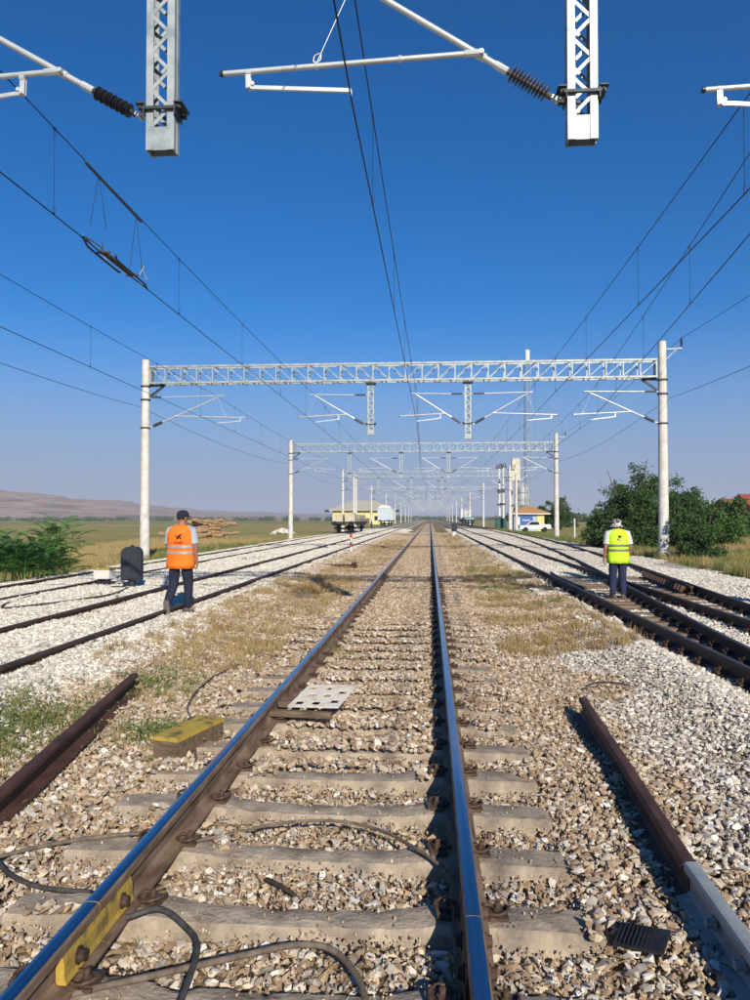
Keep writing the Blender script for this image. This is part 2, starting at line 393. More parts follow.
# fines: small chips and grit between the stones and on the sleepers
n = 42000; X = RNG.uniform(-3.6, 2.6, n); Y = 1.6+RNG.random(n)**1.4*7.5; k = in_view(X, Y, 1.0); X, Y = X[k], Y[k]; n = X.size
dxc = np.abs(X-XC); ph = (Y-SL_Y0+SL_DY/2) % SL_DY - SL_DY/2; on_sl = (np.abs(ph) < .085) & (dxc < 1.26)
k = (np.abs(dxc-GH) > .10) & ~(on_sl & (RNG.random(n) < .86)); X, Y, on_sl, dxc = X[k], Y[k], on_sl[k], dxc[k]; n = X.size
Z = np.where(on_sl, np.interp(dxc, [0, .42, .6, 1.3], [-.208, -.2, -.175, -.18]), top(X, Y)+.012); sz = RNG.uniform(.007, .02, n)
scatter('ballast_fines', np.stack([X, Y, Z+RNG.uniform(-.004, .006, n)*(~on_sl)], -1), RNG.uniform(0, 6.28, (n, 3)), np.stack([sz]*3, -1), RNG.integers(0, 16, n), src_t, 'small stone chips and grit between the ballast stones', 'gravel')
# turnout bed on the right, one by one
X, Y = np.meshgrid(np.arange(2.5, 8.2, .05), np.arange(5.6, 23, .05)); X = X.ravel()+RNG.uniform(-.02, .02, X.size); Y = Y.ravel()+RNG.uniform(-.02, .02, Y.size)
OFF = np.interp(Y, _yy, _ov); A_, C_ = XR1-GH, XR1+GH; B_, D_ = A_+OFF, C_+OFF
bearer = (np.abs((Y+.25) % .6-.3) < .13)
lane1 = (X > A_) & (X < np.minimum(B_, C_)) & (Y < 20.5); lane2 = (X > np.maximum(C_, A_)) & (X > C_) & (X < D_) & (Y < 24)
Z = top(X, Y); lowz = lane1 | lane2
keep = ~(lowz & bearer) & ~(lowz & (RNG.random(X.size) < .25)); keep &= in_view(X, Y, 1.2)
for q in (A_, B_, C_, D_): keep &= np.abs(X-q) > .06
wedge = (X > B_+.05) & (X < C_-.05); Z = np.where(lowz, Z-.02, np.where(wedge, Z+.03, Z)); X, Y, Z = X[keep], Y[keep], Z[keep]; n = X.size; sz = RNG.uniform(.042, .07, n)
P = np.stack([X, Y, Z+RNG.uniform(-.01, .014, n)], -1); RT = np.stack([RNG.uniform(-.6, .6, n), RNG.uniform(-.6, .6, n), RNG.uniform(0, 6.28, n)], -1)
src_g = [stone_mesh(i, m_stone_grey) for i in range(16)]
scatter('ballast_stones', P, RT, np.stack([sz]*3, -1), RNG.integers(0, 16, n), src_g, 'pale ballast stones round the turnout rails', 'gravel')
# the rest as overlapping patches of stones
def patches(name, label, x0, x1, y0, y1, mt, cond, mats_n=6, seed=0, lift=0.0, lean=True):
    c = .50; X, Y = np.meshgrid(np.arange(x0, x1, c), np.arange(y0, y1, c)); X = X.ravel(); Y = Y.ravel()
    X = X+RNG.uniform(-.08, .08, X.size); Y = Y+RNG.uniform(-.08, .08, Y.size)
    k = in_view(X, Y, 2.2) & cond(X, Y); X, Y = X[k], Y[k]; n = X.size
    Z = top(X, Y)+lift
    sx_ = -np.arctan((top(X+.25, Y)-top(X-.25, Y))/.5); sy_ = np.arctan((top(X, Y+.25)-top(X, Y-.25))/.5)
    q = RNG.integers(0, 4, n)*math.pi/2
    rots = [Euler((0, 0, 0)) for _ in range(0)]
    RT = np.zeros((n, 3))
    for i in range(n):
        M_ = Euler((sy_[i], sx_[i], 0)).to_matrix() @ Euler((0, 0, q[i])).to_matrix(); RT[i] = M_.to_euler()[:]
    scatter(name, np.stack([X, Y, Z], -1), RT, np.ones((n, 3)), RNG.integers(0, mats_n, n), [patch_mesh(seed+i, mt) for i in range(mats_n)], label, 'gravel')
patches('white_ballast', 'white crushed ballast under the left tracks', -12.2, -1.9, 4.2, 120, m_stone_grey,
        lambda X, Y: (X < np.interp(Y, [4, 13, 24, 45, 120], [-3.35, -3.35, -3.1, -2.9, -2.9])+(vnoise(X, Y, 1.1, 41)-.5)*.8) & (X > -11.2+(vnoise(X, Y, 2, 43)-.5)*1.2), seed=100)
patches('pale_ballast', 'pale grey crushed ballast under the right tracks', 1.6, 11.5, 3.4, 26, m_stone_grey,
        lambda X, Y: (X > np.interp(Y, [3, 7, 13, 24, 120], [2.8, 2.75, 2.5, 2.6, 2.6])+(vnoise(X, Y, 1.1, 42)-.5)*.7*(Y > 12)) & (X < np.minimum(7.1+.05*Y, 10.6)+(vnoise(X, Y, 2, 44)-.5)*1.0) & ~((X > 2.7) & (X < 8.0) & (Y > 5.8) & (Y < 22.8)) & ~((X < 2.7) & (Y < 12.4)), seed=200)
patches('pale_ballast', 'duller grey ballast of the right tracks further off', 1.6, 11.5, 26, 120, m_stone_mix,
        lambda X, Y: (X > np.interp(Y, [3, 7, 13, 24, 120], [2.8, 2.75, 2.5, 2.6, 2.6])+(vnoise(X, Y, 1.1, 42)-.5)*.7*(Y > 12)) & (X < np.minimum(7.1+.05*Y, 10.6)+(vnoise(X, Y, 2, 44)-.5)*1.0) & ~((X > 2.7) & (X < 8.0) & (Y > 5.8) & (Y < 22.8)) & ~((X < 2.7) & (Y < 12.4)), seed=240)
patches('tan_ballast', 'tan ballast of the central track further off', -3.6, 2.7, 12.4, 90, m_stone_tan,
        lambda X, Y: (vnoise(X, Y, 1.5, 51) > np.where(np.abs(X-XC) > 1.5, .16, .0)), seed=300, lift=.014)

# ------------------------------------------------------------ tracks
PROF = [(-.075,-.172),(-.075,-.160),(-.022,-.146),(-.0085,-.128),(-.0085,-.052),(-.036,-.040),(-.036,-.013),(-.028,-.003),(-.012,0),(.012,0),(.028,-.003),(.036,-.013),(.036,-.040),(.0085,-.052),(.0085,-.128),(.022,-.146),(.075,-.160),(.075,-.172)]
def rail_mesh(pts, side_m, top_m, name='rail'):
    mb = MB(); n = len(PROF); k = len(pts)
    vs = []
    for i, (x, y, z) in enumerate(pts):
        a, b = pts[max(i-1, 0)], pts[min(i+1, k-1)]; d = Vector((b[0]-a[0], b[1]-a[1], 0)).normalized(); nn = Vector((d.y, -d.x, 0))
        for px, pz in PROF: vs.append((x+nn.x*px, y+nn.y*px, z+pz))
    fs = []; ms = []
    for i in range(k-1):
        for j in range(n):
            fs.append((i*n+j, (i+1)*n+j, (i+1)*n+(j+1) % n, i*n+(j+1) % n)); ms.append(1 if j in (7, 8, 9) else 0)
    fs.append(list(range(n))); ms.append(0); fs.append([(k-1)*n+j for j in range(n)][::-1]); ms.append(0)
    o = len(mb.v); mb.v += vs; mb.f += fs; mb.m += ms; mb.sm += [False]*len(fs)
    return mb.mesh(name, [side_m, top_m])
def straight(x, y0, y1, z, st=25):
    ys = list(np.arange(y0, y1, st))+[y1]; return [(x, y, z) for y in ys]

def sleeper_mesh(seed):
    r = np.random.default_rng(seed); mb = MB()
    st = np.array([(-1.3, .13, .085, -.215), (-1.27, .145, .098, -.190), (-.86, .145, .1, -.180), (-.6, .145, .1, -.180), (-.42, .125, .085, -.205), (0, .115, .08, -.212), (.42, .125, .085, -.205), (.6, .145, .1, -.180), (.86, .145, .1, -.180), (1.27, .145, .098, -.190), (1.3, .13, .085, -.215)])
    xs = np.unique(np.concatenate([st[:, 0], np.arange(-1.24, 1.25, .055)])); rings = []
    for x in xs:
        b, t, z = (float(np.interp(x, st[:, 0], st[:, k])) for k in (1, 2, 3)); e = lambda q=.0025: r.normal()*q
        chip = [.018*(r.random() < .07) for _ in range(2)]
        rings.append([(x, -b, -.40), (x, b, -.40), (x, t+.016+e(), z-.030+e()), (x, t-.006+e()-chip[0], z-.004+e(.002)-chip[0]*.4), (x, t*.4, z+e(.002)), (x, -t*.4, z+e(.002)), (x, -t+.006+e()+chip[1], z-.004+e(.002)-chip[1]*.4), (x, -t-.016+e(), z-.030+e())])
    mb.loft(rings, smooth=False); return mb.mesh('sleeper', m_conc)
def clip_mesh(mt):
    mb = MB()
    mb.tube(smooth_path([(.02, -.05, -.012), (.025, -.005, .012), (-.035, .03, .016), (-.05, -.02, .010), (.01, -.06, .018), (.055, -.02, .022), (.05, .05, .004)], 4), .0085, 6)
    mb.box((.012, 0, -.006), (.085, .11, .014)); mb.lathe((.012, 0, 0), (.012, 0, 1), [(0, .019), (.016, .019), (.018, .012), (.045, .012), (.047, .004)], 8)
    return mb.mesh('clip', mt)
SLM = [sleeper_mesh(i) for i in range(5)]; CLM = clip_mesh(m_clip); CLK = clip_mesh(m_rust_dark); CLD = clip_mesh(m_clip_dust)
tr = thing('railway_track', 'central railway track with shiny blue rail heads and concrete sleepers', 'railway track')
for sx in (-1, 1):
    x = XC+sx*GH; jy = 2.965
    put('rail', rail_mesh(straight(x, -8, jy-.003, 0), m_rust, m_rail_top), tr)
    put('rail', rail_mesh(straight(x, jy+.004, 900, 0), m_rust, m_rail_top), tr)
    g = MB()
    g.v = []; pr = [(x+a*.985, b-.0015) for a, b in PROF]; g.prism(pr, jy-.003, jy+.004)
    g.build('joint_gasket', m_yellow if sx < 0 else m_rust, tr)
    # fishplates: yellow insulated pair on the left rail, rusty pair on the right
    for s2 in (-1, 1):
        fp = MB(); xx = x+s2*.018
        fp.prism([(xx+s2*.002, -.140), (xx+s2*.034, -.140), (xx+s2*.026, -.118), (xx+s2*.026, -.070), (xx+s2*.020, -.045), (xx-s2*.006, -.050), (xx-s2*.006, -.125)][::s2], jy-.31, jy+.31)
        f = fp.build('fishplate', m_yellow if sx < 0 else m_rust_dark, tr)
        for by in (-.21, .0, .21) if sx > 0 else (-.2, .2):
            b = MB(); b.lathe((xx+s2*.024, jy+by, -.094), (xx+s2*1, jy+by, -.094), [(0, .033), (.008, .033), (.009, .025), (.028, .022), (.03, .010)], 10)
            b.build('bolt', m_rust_dark, f)
for k in range(150):
    y = SL_Y0+SL_DY*k
    s = put('sleeper', SLM[k % 5 if k % 7 else (k//7) % 5], tr, (XC+random.uniform(-.02, .02), y+random.uniform(-.015, .015), random.uniform(-.006, .004)), (random.uniform(-.012, .012), random.uniform(-.004, .004), random.uniform(-.012, .012)))
    if k < 34:
        for sx in (-1, 1):
            for s2 in (-1, 1):
                put('clip', CLM, s, (sx*GH+s2*.098, random.uniform(-.01, .01), -.160), (0, 0, (0 if s2 > 0 else math.pi)+random.uniform(-.2, .2)))
fsl = MB()
for k in range(150, 420): fsl.box((XC, SL_Y0+SL_DY*k, -.24), (2.6, .24, .12))
tag(fsl.build('far_sleepers', m_conc, tr), None, None, kind='stuff')

def plain_track(name, label, x, z, y0, y1, clips=None, sm=m_rust_dark):
    t = thing(name, label, 'railway track')
    for sx in (-1, 1):
        put('rail', rail_mesh(straight(x+sx*GH, y0, y1, z), sm, m_rail_top2), t)
    if clips:
        for k in range(clips[0], clips[1]):
            for sx in (-1, 1):
                for s2 in (-1, 1):
                    put('clip', CLD, t, (x+sx*GH+s2*.09, .6*k+.2+random.uniform(-.03, .03), z-.135), (0, 0, 0 if s2 > 0 else math.pi), (1.3, 1.2, 1.6))
    return t
plain_track('railway_track', 'brown-railed track in white ballast passing the orange-vest man', XL1, ZL1, -8, 900, (8, 46))
plain_track('railway_track', 'outermost left track with brown rails next to green shrubs', XL2, ZL2, -8, 900, (18, 40))
t = thing('railway_track', 'right track with dark rails the yellow-vest man walks along', 'railway track')
for sx in (-1, 1): put('rail', rail_mesh(straight(XR1+sx*GH, -8, 900, ZR), m_rust_dark, m_rail_top2), t)
for k in range(10, 56):
    for sx in (-1, 1):
        for s2 in (-1, 1):
            put('clip', CLK if k < 34 else CLD, t, (XR1+sx*GH+s2*.092, .6*k+.05, ZR-.145), (0, 0, 0 if s2 > 0 else math.pi), (1.1, 1.0, 1.25))
t2 = thing('railway_track', 'diverging outer right track curving away past the concrete pole and trees', 'railway track')
ysd = list(np.arange(4, 100, 1.5))+list(np.arange(100, 901, 50))
for sx in (-1, 1):
    put('rail', rail_mesh([(XR1+sx*GH+off(y) if y < 130 else XR1+sx*GH+4.62, float(y), ZR-.004) for y in ysd], m_rust_dark, m_rail_top2), t2)
for k in range(10, 56):
    y = .6*k+.05
    for sx in (-1, 1):
        for s2 in (-1, 1): put('clip', CLK if k < 34 else CLD, t2, (XR1+sx*GH+off(y)+s2*.092, y, ZR-.149), (0, 0, 0 if s2 > 0 else math.pi), (1.1, 1.0, 1.25))
BRM = MB().box((0, 0, 0), (1, .25, .16)).mesh('sleeper', m_timber_x)
for k in range(9, 41):
    y = .6*k+.05; x1 = XR1+GH+off(y)+.5; x0 = XR1-GH-.5
    put('sleeper', BRM, t2, ((x0+x1)/2, y, ZR-.172-.084+random.uniform(-.004, .004)), (0, 0, random.uniform(-.015, .015)), (x1-x0, 1, 1))
# guard rail with its chairs, frog nose
for (bx_, ya, yb) in ((1, 17.2, 22.4),):
    pts = [(XR1+GH+off(y)-.13-(.05 if y < ya+.5 or y > yb-.5 else 0), y, ZR+.015) for y in np.arange(ya, yb, .4)]
    put('check_rail', rail_mesh(pts, m_rust_red, m_rust_red), t2)
    for y in np.arange(ya+.3, yb-.2, .3):
        put('check_rail_chair', MB().box((0, 0, 0), (.22, .1, .15)).mesh('check_rail_chair', m_rust_red), t2, (XR1+GH+off(y)-.27, y, ZR-.10), (0, R(24), 0))
pts = [(XR1-GH+.11+(.05 if y < 17.4 or y > 21 else 0), y, ZR+.01) for y in np.arange(16.8, 21.6, .4)]
put('check_rail', rail_mesh(pts, m_rust_dark, m_rail_top2), t)

# ------------------------------------------------------------ loose rails and debris
def loose_rail(label, pts, sm, tm, name='loose_rail'):
    o = put(name, rail_mesh(pts, sm, tm)); return tag(o, label, 'rail')
lr = thing('loose_rail', 'dark rusty loose rail on the ballast right of the central track', 'rail')
zr = -.075
put('rail', rail_mesh([(1.36, 6.95, zr), (1.28, 5.2, zr), (1.20, 3.66, zr)], m_rust_red, m_rust_red), lr)
o = put('coated_end', rail_mesh([(1.206, 3.66, zr+.004), (1.19, 2.6, zr+.004), (1.17, .4, zr+.004)], m_greycoat, m_greycoat), lr); o['label'] = 'grey coated near end of the rail'
for y in (3.3, 3.0, 2.72, 2.5, 2.2):
    MB().lathe((1.19-.008, y, zr-.09), (0, y, zr-.09), [(0, .030), (.012, .030), (.013, .02), (.04, .02)], 6).build('bolt', m_greycoat, lr)
loose_rail('rusty loose rail lying in weeds left of the central track', [(-2.97, 7.5, -.035), (-2.62, 5.2, -.04), (-2.42, 3.9, -.045), (-1.95, 1.0, -.05)], m_rust_red, m_rust_red)
# timber block, yellow on top
tb = thing('timber_block', 'yellow-topped wooden block beside the left rail', 'block', (-1.83, 5.72, -.235), R(-16))
MB().box((0, 0, .075), (.21, .62, .13)).build('block', m_timber, tb)
MB().box((0, 0, .156), (.22, .63, .03)).build('painted_top', m_yellow, tb)
# white pierced plate on two bars
pl = thing('tie_plate', 'white pierced plate propped on bars between the rails', 'plate', (-.92, 6.42, -.13), R(-12))
pm = MB(); q = [(-.2, -.16), (.12, -.2), (.24, .2), (-.16, .2)]
holes = []
m_white_plate = mat('chalky_white', S('d8cfbe'), S('a7967f'), 14, .9, bump=.2, lo=.5, hi=.75)
m_hole = mat('plate_hole_shadow', S('3a322b'), S('2a241f'), 20, .95)
bm = bmesh.new()
NXP, NYP = 13, 13; vg = [[bm.verts.new(((i/(NXP-1)-.5)*.44+.03*(j/(NYP-1)), (j/(NYP-1)-.5)*.42, .10+.09*(j/(NYP-1))+.02*(i/(NXP-1)))) for i in range(NXP)] for j in range(NYP)]
HO = set()
for (hi_, hj_) in ((1, 1), (5, 1), (9, 2), (2, 5), (6, 5), (9, 7), (1, 9), (5, 9)):
    HO |= {(hi_, hj_), (hi_+1, hj_), (hi_, hj_+1), (hi_+1, hj_+1)}
for j in range(NYP-1):
    for i in range(NXP-1):
        if (i, j) not in HO: bm.faces.new((vg[j][i], vg[j][i+1], vg[j+1][i+1], vg[j+1][i]))
me = bpy.data.meshes.new('plate'); bm.to_mesh(me); bm.free(); me.materials.append(m_white_plate)
po = put('plate', me, pl); sm_ = po.modifiers.new('thick', 'SOLIDIFY'); sm_.thickness = .012
MB().bar((-.42, -.20, .03), (.16, -.20, .045), .05, .05).build('bar', m_timber, pl)
MB().bar((-.40, .04, .045), (.02, .02, .075), .045, .045).build('bar', m_timber, pl)
# black rubber pad
m_pad = mat('black_rubber_pad', S('2c2d30'), S('1c1c1f'), 20, .6)
pd = thing('rubber_pad', 'black ribbed rubber pad on the ballast near the grey rail end', 'pad', (.86, 3.22, -.195), R(-28))
MB().box((0, 0, 0), (.20, .15, .012), (R(8), R(-6), 0)).build('pad', m_pad, pd)
for i in range(12): MB().box((-.088+i*.016, 0, .009), (.006, .14, .006), (R(8), R(-6), 0)).build('rib', m_pad, pd)

def cable(label, pts, r, mt, n=8):
    mb = MB(); mb.tube(smooth_path(pts, 8), r, 8); return tag(mb.build('cable', mt), label, 'cable')
cable('black cable looping from the yellow fishplate to the sleeper', [(-1.25, 3.08, -.12), (-1.12, 3.12, -.10), (-.98, 3.04, -.13), (-.90, 2.92, -.13), (-.87, 2.74, -.135), (-.85, 2.5, -.14), (-.83, 2.2, -.15)], .013, m_black_rub)
cable('dusty cable crossing the ballast past the yellow fishplate', [(-1.6, 2.45, -.19), (-1.28, 2.66, -.175), (-1.0, 2.75, -.145), (-.72, 2.90, -.15), (-.52, 2.99, -.15), (-.38, 2.98, -.16), (-.27, 2.85, -.185), (-.22, 2.72, -.22)], .013, m_cable_dust)
cable('thin dusty cable lying across the sleeper between the rails', [(-1.22, 3.92, -.16), (-1.05, 4.05, -.165), (-.8, 4.18, -.155), (-.5, 4.22, -.155), (-.25, 4.1, -.155), (-.05, 3.86, -.15), (.08, 3.7, -.17)], .009, m_cable_dust)
cable('dusty cable coming in from the left past the yellow fishplate', [(-2.9, 3.5, -.2), (-2.35, 3.62, -.19), (-2.0, 3.86, -.18), (-1.75, 3.96, -.17), (-1.55, 4.02, -.17), (-1.4, 4.03, -.19)], .011, m_cable_dust)
cable('black cable crossing another on the stones at the lower left', [(-2.75, 4.35, -.2), (-2.45, 4.05, -.17), (-2.15, 3.68, -.18), (-1.98, 3.52, -.18), (-1.78, 3.44, -.19), (-1.55, 3.42, -.19)], .012, m_black_rub)
cable('long thin cable snaking along the ballast beside the loose left rail', [(-1.65, 5.3, -.2), (-1.95, 6.2, -.2), (-2.25, 7.0, -.2), (-2.35, 8.2, -.2), (-2.1, 9.6, -.2), (-1.85, 11, -.2), (-1.75, 12.5, -.2)], .009, m_cable_dust)
cable('dark cable in white ballast between the two left tracks', [(-6.9, 17.0, -.06), (-6.6, 15.4, -.05), (-6.9, 14.2, -.06), (-7.3, 13.2, -.06), (-7.5, 12.9, -.05), (-7.9, 13.8, -.06), (-8.2, 15.5, -.06)], .018, m_black_rub)
cable('dark cable from the white box to the black dwarf signal', [(-8.2, 18.4, .05), (-7.8, 17.8, -.06), (-7.4, 17.2, -.06), (-7.0, 17.1, -.05)], .018, m_black_rub)
m_stick = mat('dry_stick', S('4d4036'), S('352b24'), 10, .9)
cable('dark twig lying on pale stones beyond the loose right rail', [(1.55, 7.75, -.15), (1.68, 7.85, -.135), (1.85, 7.88, -.14), (1.98, 7.83, -.15)], .010, m_stick)
cable('short brown stick on the stones between the rails', [(-.78, 3.62, -.2), (-.70, 3.55, -.195), (-.62, 3.48, -.2)], .011, m_stick)
# rusty steel sleeper lying near the marker post
sl = thing('steel_beam', 'rusty steel beam lying in dry grass by the marker post', 'beam', (-3.45, 26.4, -.2), R(-4))
MB().prism([(-.9, 0), (.9, 0), (.9, .05), (-.9, .05)], -.1, .1).build('web', m_rust_red, sl)
MB().prism([(-.95, .051), (.95, .051), (.92, .13), (-.92, .13)], -.04, .04).build('rib', m_rust_red, sl)
for sx in (-1, 1): MB().box((sx*.82, 0, .16), (.16, .18, .07)).build('end_plate', m_rust_red, sl)

# ------------------------------------------------------------ catenary portals
ZB0, ZB1 = 7.30, 8.08
def insulator(p0, p1, r=.075, n=10, mt=None, core=.022):
    mb = MB(); p0, p1 = Vector(p0), Vector(p1); Ln = (p1-p0).length; prof = [(0, .030), (.05, .030), (.055, core)]
    a = (Ln-.12)/n
    for i in range(n):
        t = .06+a*i; prof += [(t, core), (t+a*.25, r*(1 if i % 2 == 0 else .86)), (t+a*.4, r*(1 if i % 2 == 0 else .86)), (t+a*.75, core)]
    prof += [(Ln-.055, core), (Ln-.05, .030), (Ln, .030)]
    mb.lathe(p0, p1, prof, 12); return mb
def cantilever(P, y, xt, s, xw, kind, half, det=2, zoff=0, mt_ins=None, ext=None):
    """support at xt, reaching in direction s to the wire at xw"""
    foot = Vector((xt+s*(half+.08), y, 5.47)); tp = Vector((xw-s*.02, y, 6.72)); d = (tp-foot).normalized()
    mb = MB(); nn = 10 if det > 1 else 6
    i0 = foot+d*.06; i1 = i0+d*.52
    mb.tube([i1-d*.02, tp+d*.08], .030, nn)
    h0 = Vector((xt+s*(half+.06), y, 6.76)); h1 = h0+Vector((s*.5, 0, 0)); h2 = Vector((xw+s*.25, y, 6.80))
    mb.tube([h1, h2], .022, nn)
    t = (5.93-foot.z)/d.z; ra = foot+d*t
    e = (1.27 if kind == 'push' else .75) if ext is None else ext
    rb = Vector((xw+s*e, y, 5.83)); ra2 = ra+Vector((0, -.055 if det else 0, 0)); rb.y = ra2.y
    mb.tube([ra2-Vector((s*.02, 0, 0)), rb], .026, nn)
    if det > 1:
        mb.lathe(ra2+Vector((s*.0, 0, 0)), rb, [(0, .034), (.16, .034)], 10)
        for q in (.3, .62): mb.lathe(ra2.lerp(rb, q), rb, [(0, .034), (.03, .034)], 10)
        mb.lathe(ra-d*.05, tp, [(0, .040), (.10, .040)], 10); mb.lathe(ra+Vector((0, .02, 0)), ra+Vector((0, -9, 0)), [(0, .022), (.11, .022)], 8)
        mb.bar((xt+s*(half-.01), y, 5.47), foot+d*.07, .05, .03, side=(0, 1, 0)); mb.lathe(foot-Vector((0, .04, 0)), foot+Vector((0, 9, 0)), [(0, .02), (.08, .02)], 8)
        mb.bar((xt+s*(half-.01), y, 6.76), h0+Vector((s*.03, 0, 0)), .05, .03, side=(0, 1, 0)); mb.tube([h1-Vector((s*.02, 0, 0)), h1+Vector((s*.1, 0, 0))], .03, 10)
        mb.tube([rb-Vector((s*.03, 0, 0)), rb+Vector((s*.004, 0, 0))], .029, 10, mi=1)
        mb.lathe(i1-d*.03, tp, [(0, .037), (.14, .037)], 10)
        # stay wire from the strut to the registration tube, with its end loop
        st = ra2.lerp(rb, (xw+s*.33-ra2.x)/(rb.x-ra2.x)); mb.tube([st+Vector((0, 0, .03)), tp], .004, 5)
        mb.tube(smooth_path([st+Vector((-.03, 0, .04)), st+Vector((-.02, 0, .1)), st+Vector((.04, 0, .12)), st+Vector((.03, 0, .05)), st+Vector((-.03, 0, .04))], 5), .006, 5)
    c = mb.build('cantilever', [m_alu, m_ins_d], P)
    bxp = xw+s*.97 if kind == 'push' else xw-s*.97
    sa = MB()
    if kind == 'push': zb = 5.83-.02
    else: zb = 5.85
    q_ = 1 if kind == 'push' else -1
    sa.lathe((bxp+s*q_*.02-.025, ra2.y, zb+.02), (bxp+9, ra2.y, zb+.02), [(0, .034), (.05, .034)], 10)
    for dy_ in (-.018, .018): sa.bar((bxp+s*q_*.025, ra2.y+dy_, zb+.0), (bxp+s*q_*.02, ra2.y+dy_, zb-.14), .05, .006, side=(1, 0, 0))
    sa.lathe((bxp+s*q_*.015, ra2.y-.035, zb-.125), (bxp+s*q_*.015, ra2.y+9, zb-.125), [(0, .018), (.07, .018)], 8); sa.lathe((bxp-s*q_*.02, ra2.y-.028, zb-.095), (bxp-s*q_*.02, ra2.y+9, zb-.095), [(0, .02), (.056, .02)], 8)
    sa.bar((bxp-(.0*s if kind == 'push' else -.0*s), ra2.y, zb-.125), (xw, ra2.y, 5.615), .026, .036, side=(0, 1, 0))
    sa.box((xw, ra2.y, 5.59), (.022, .035, .055))
    sa.build('steady_arm', m_alu, c)
    if det:
        insulator(i0, i1, .082 if mt_ins is not m_ins_d else .07, 13 if mt_ins is m_ins_d else 11, mt_ins).build('insulator', mt_ins or m_ins, c)
        insulator(h0, h1, .055, 8).build('insulator', m_ins, c)
def drop_tube(P, x, y, zb, det):
    rx, ry = .140, .078; root = MB(); zt = ZB0-.03
    for sx in (-1, 1):
        for sy in (-1, 1):
            root.box((x+sx*(rx-.036), y+sy*(ry-.004), (zb+zt)/2), (.072, .008, zt-zb)); root.box((x+sx*(rx-.004), y+sy*(ry-.036), (zb+zt)/2), (.008, .056, zt-zb))
    root.box((x, y, zt-.03), (.42, .42, .06), mi=1)
    D = root.build('drop_post', [m_galv, m_dark_steel], P)
    e = MB(); hb = .23 if det > 1 else .2
    for sy in (-1, 1): e.box((x, y+sy*(ry-.013), zb+hb/2), (2*rx-.03, .006, hb))
    for sx in (-1, 1): e.box((x+sx*(rx-.012), y, zb+hb/2), (.006, 2*ry-.05, hb))
    e.build('end_plate', m_galv, D)
    st = .185
    if det > 1:
        for sy in (-1, 1):
            z = zb+hb; k = 0 if sy < 0 else 1
            while z+st < zt-.05:
                a, b = (-1, 1) if k % 2 == 0 else (1, -1); yy = y+sy*(ry-.013-.007*(k % 2))
                d_ = Vector((b-a, 0, st/.088)).normalized(); sd_ = Vector((d_.z, 0, -d_.x))
                MB().bar((x+a*.092, yy, z), (x+b*.092, yy, z+st), .034, .006, side=sd_).build('lacing_bar', m_galv, D)
                z += st; k += 1
        for sx in (-1, 1):
            z = zb+hb; k = 0; sb = MB()
            while z+st < zt-.05:
                a, b = (-1, 1) if k % 2 == 0 else (1, -1)
                sb.bar((x+sx*(rx-.012), y+a*.045, z), (x+sx*(rx-.012), y+b*.045, z+st), .006, .03, side=(1, 0, 0)); z += st; k += 1
            sb.build('side_lacing', m_galv, D)
        cl = MB(); zc = 5.50
        for sy in (-1, 1): cl.box((x, y+sy*(ry+.022), zc), (2*rx+.14, .03, .028))
        for sx in (-1, 1):
            cl.box((x+sx*(rx+.05), y, zc+.045), (.085, 2*ry+.10, .012)); cl.box((x+sx*(rx+.012), y, zc-.005), (.012, 2*ry+.07, .12))
            for sy in (-1, 1): cl.lathe((x+sx*(rx+.045), y+sy*(ry+.03), zc), (x+sx*(rx+.045), y+sy*9, zc), [(0, .014), (.02, .014), (.021, .007), (.035, .007)], 6)
        cl.build('clamp', m_dark_steel, D)
    else:
        lb = MB(); z = zb+.2; k = 0
        while z+.2 < zt:
            a = -1 if k % 2 == 0 else 1
            for sy in (-1, 1): lb.bar((x-a*.1, y+sy*(ry-.015), z), (x+a*.1, y+sy*(ry-.015), z+.2), .03, .008)
            z += .2; k += 1
        lb.build('lacing', m_galv, D)
        MB().box((x, y, 5.48), (.40, .26, .05)).build('clamp', m_dark_steel, D)
def mast(P, x, y, z0, z1, mt):
    mb = MB(); hh = z1-z0; pts = [(x, y, z0+hh*t) for t in np.linspace(0, 1, 8)]
    mb.tube(pts, [.215-.055*t for t in np.linspace(0, 1, 8)], 20); 
    o = mb.build('mast', mt, P)
    for z in (5.40, 6.62, 7.2): MB().lathe((x, y, z), (x, y, z+1), [(0, .215), (.06, .215)], 14).build('mast_band', m_dark_steel, o)
    return o
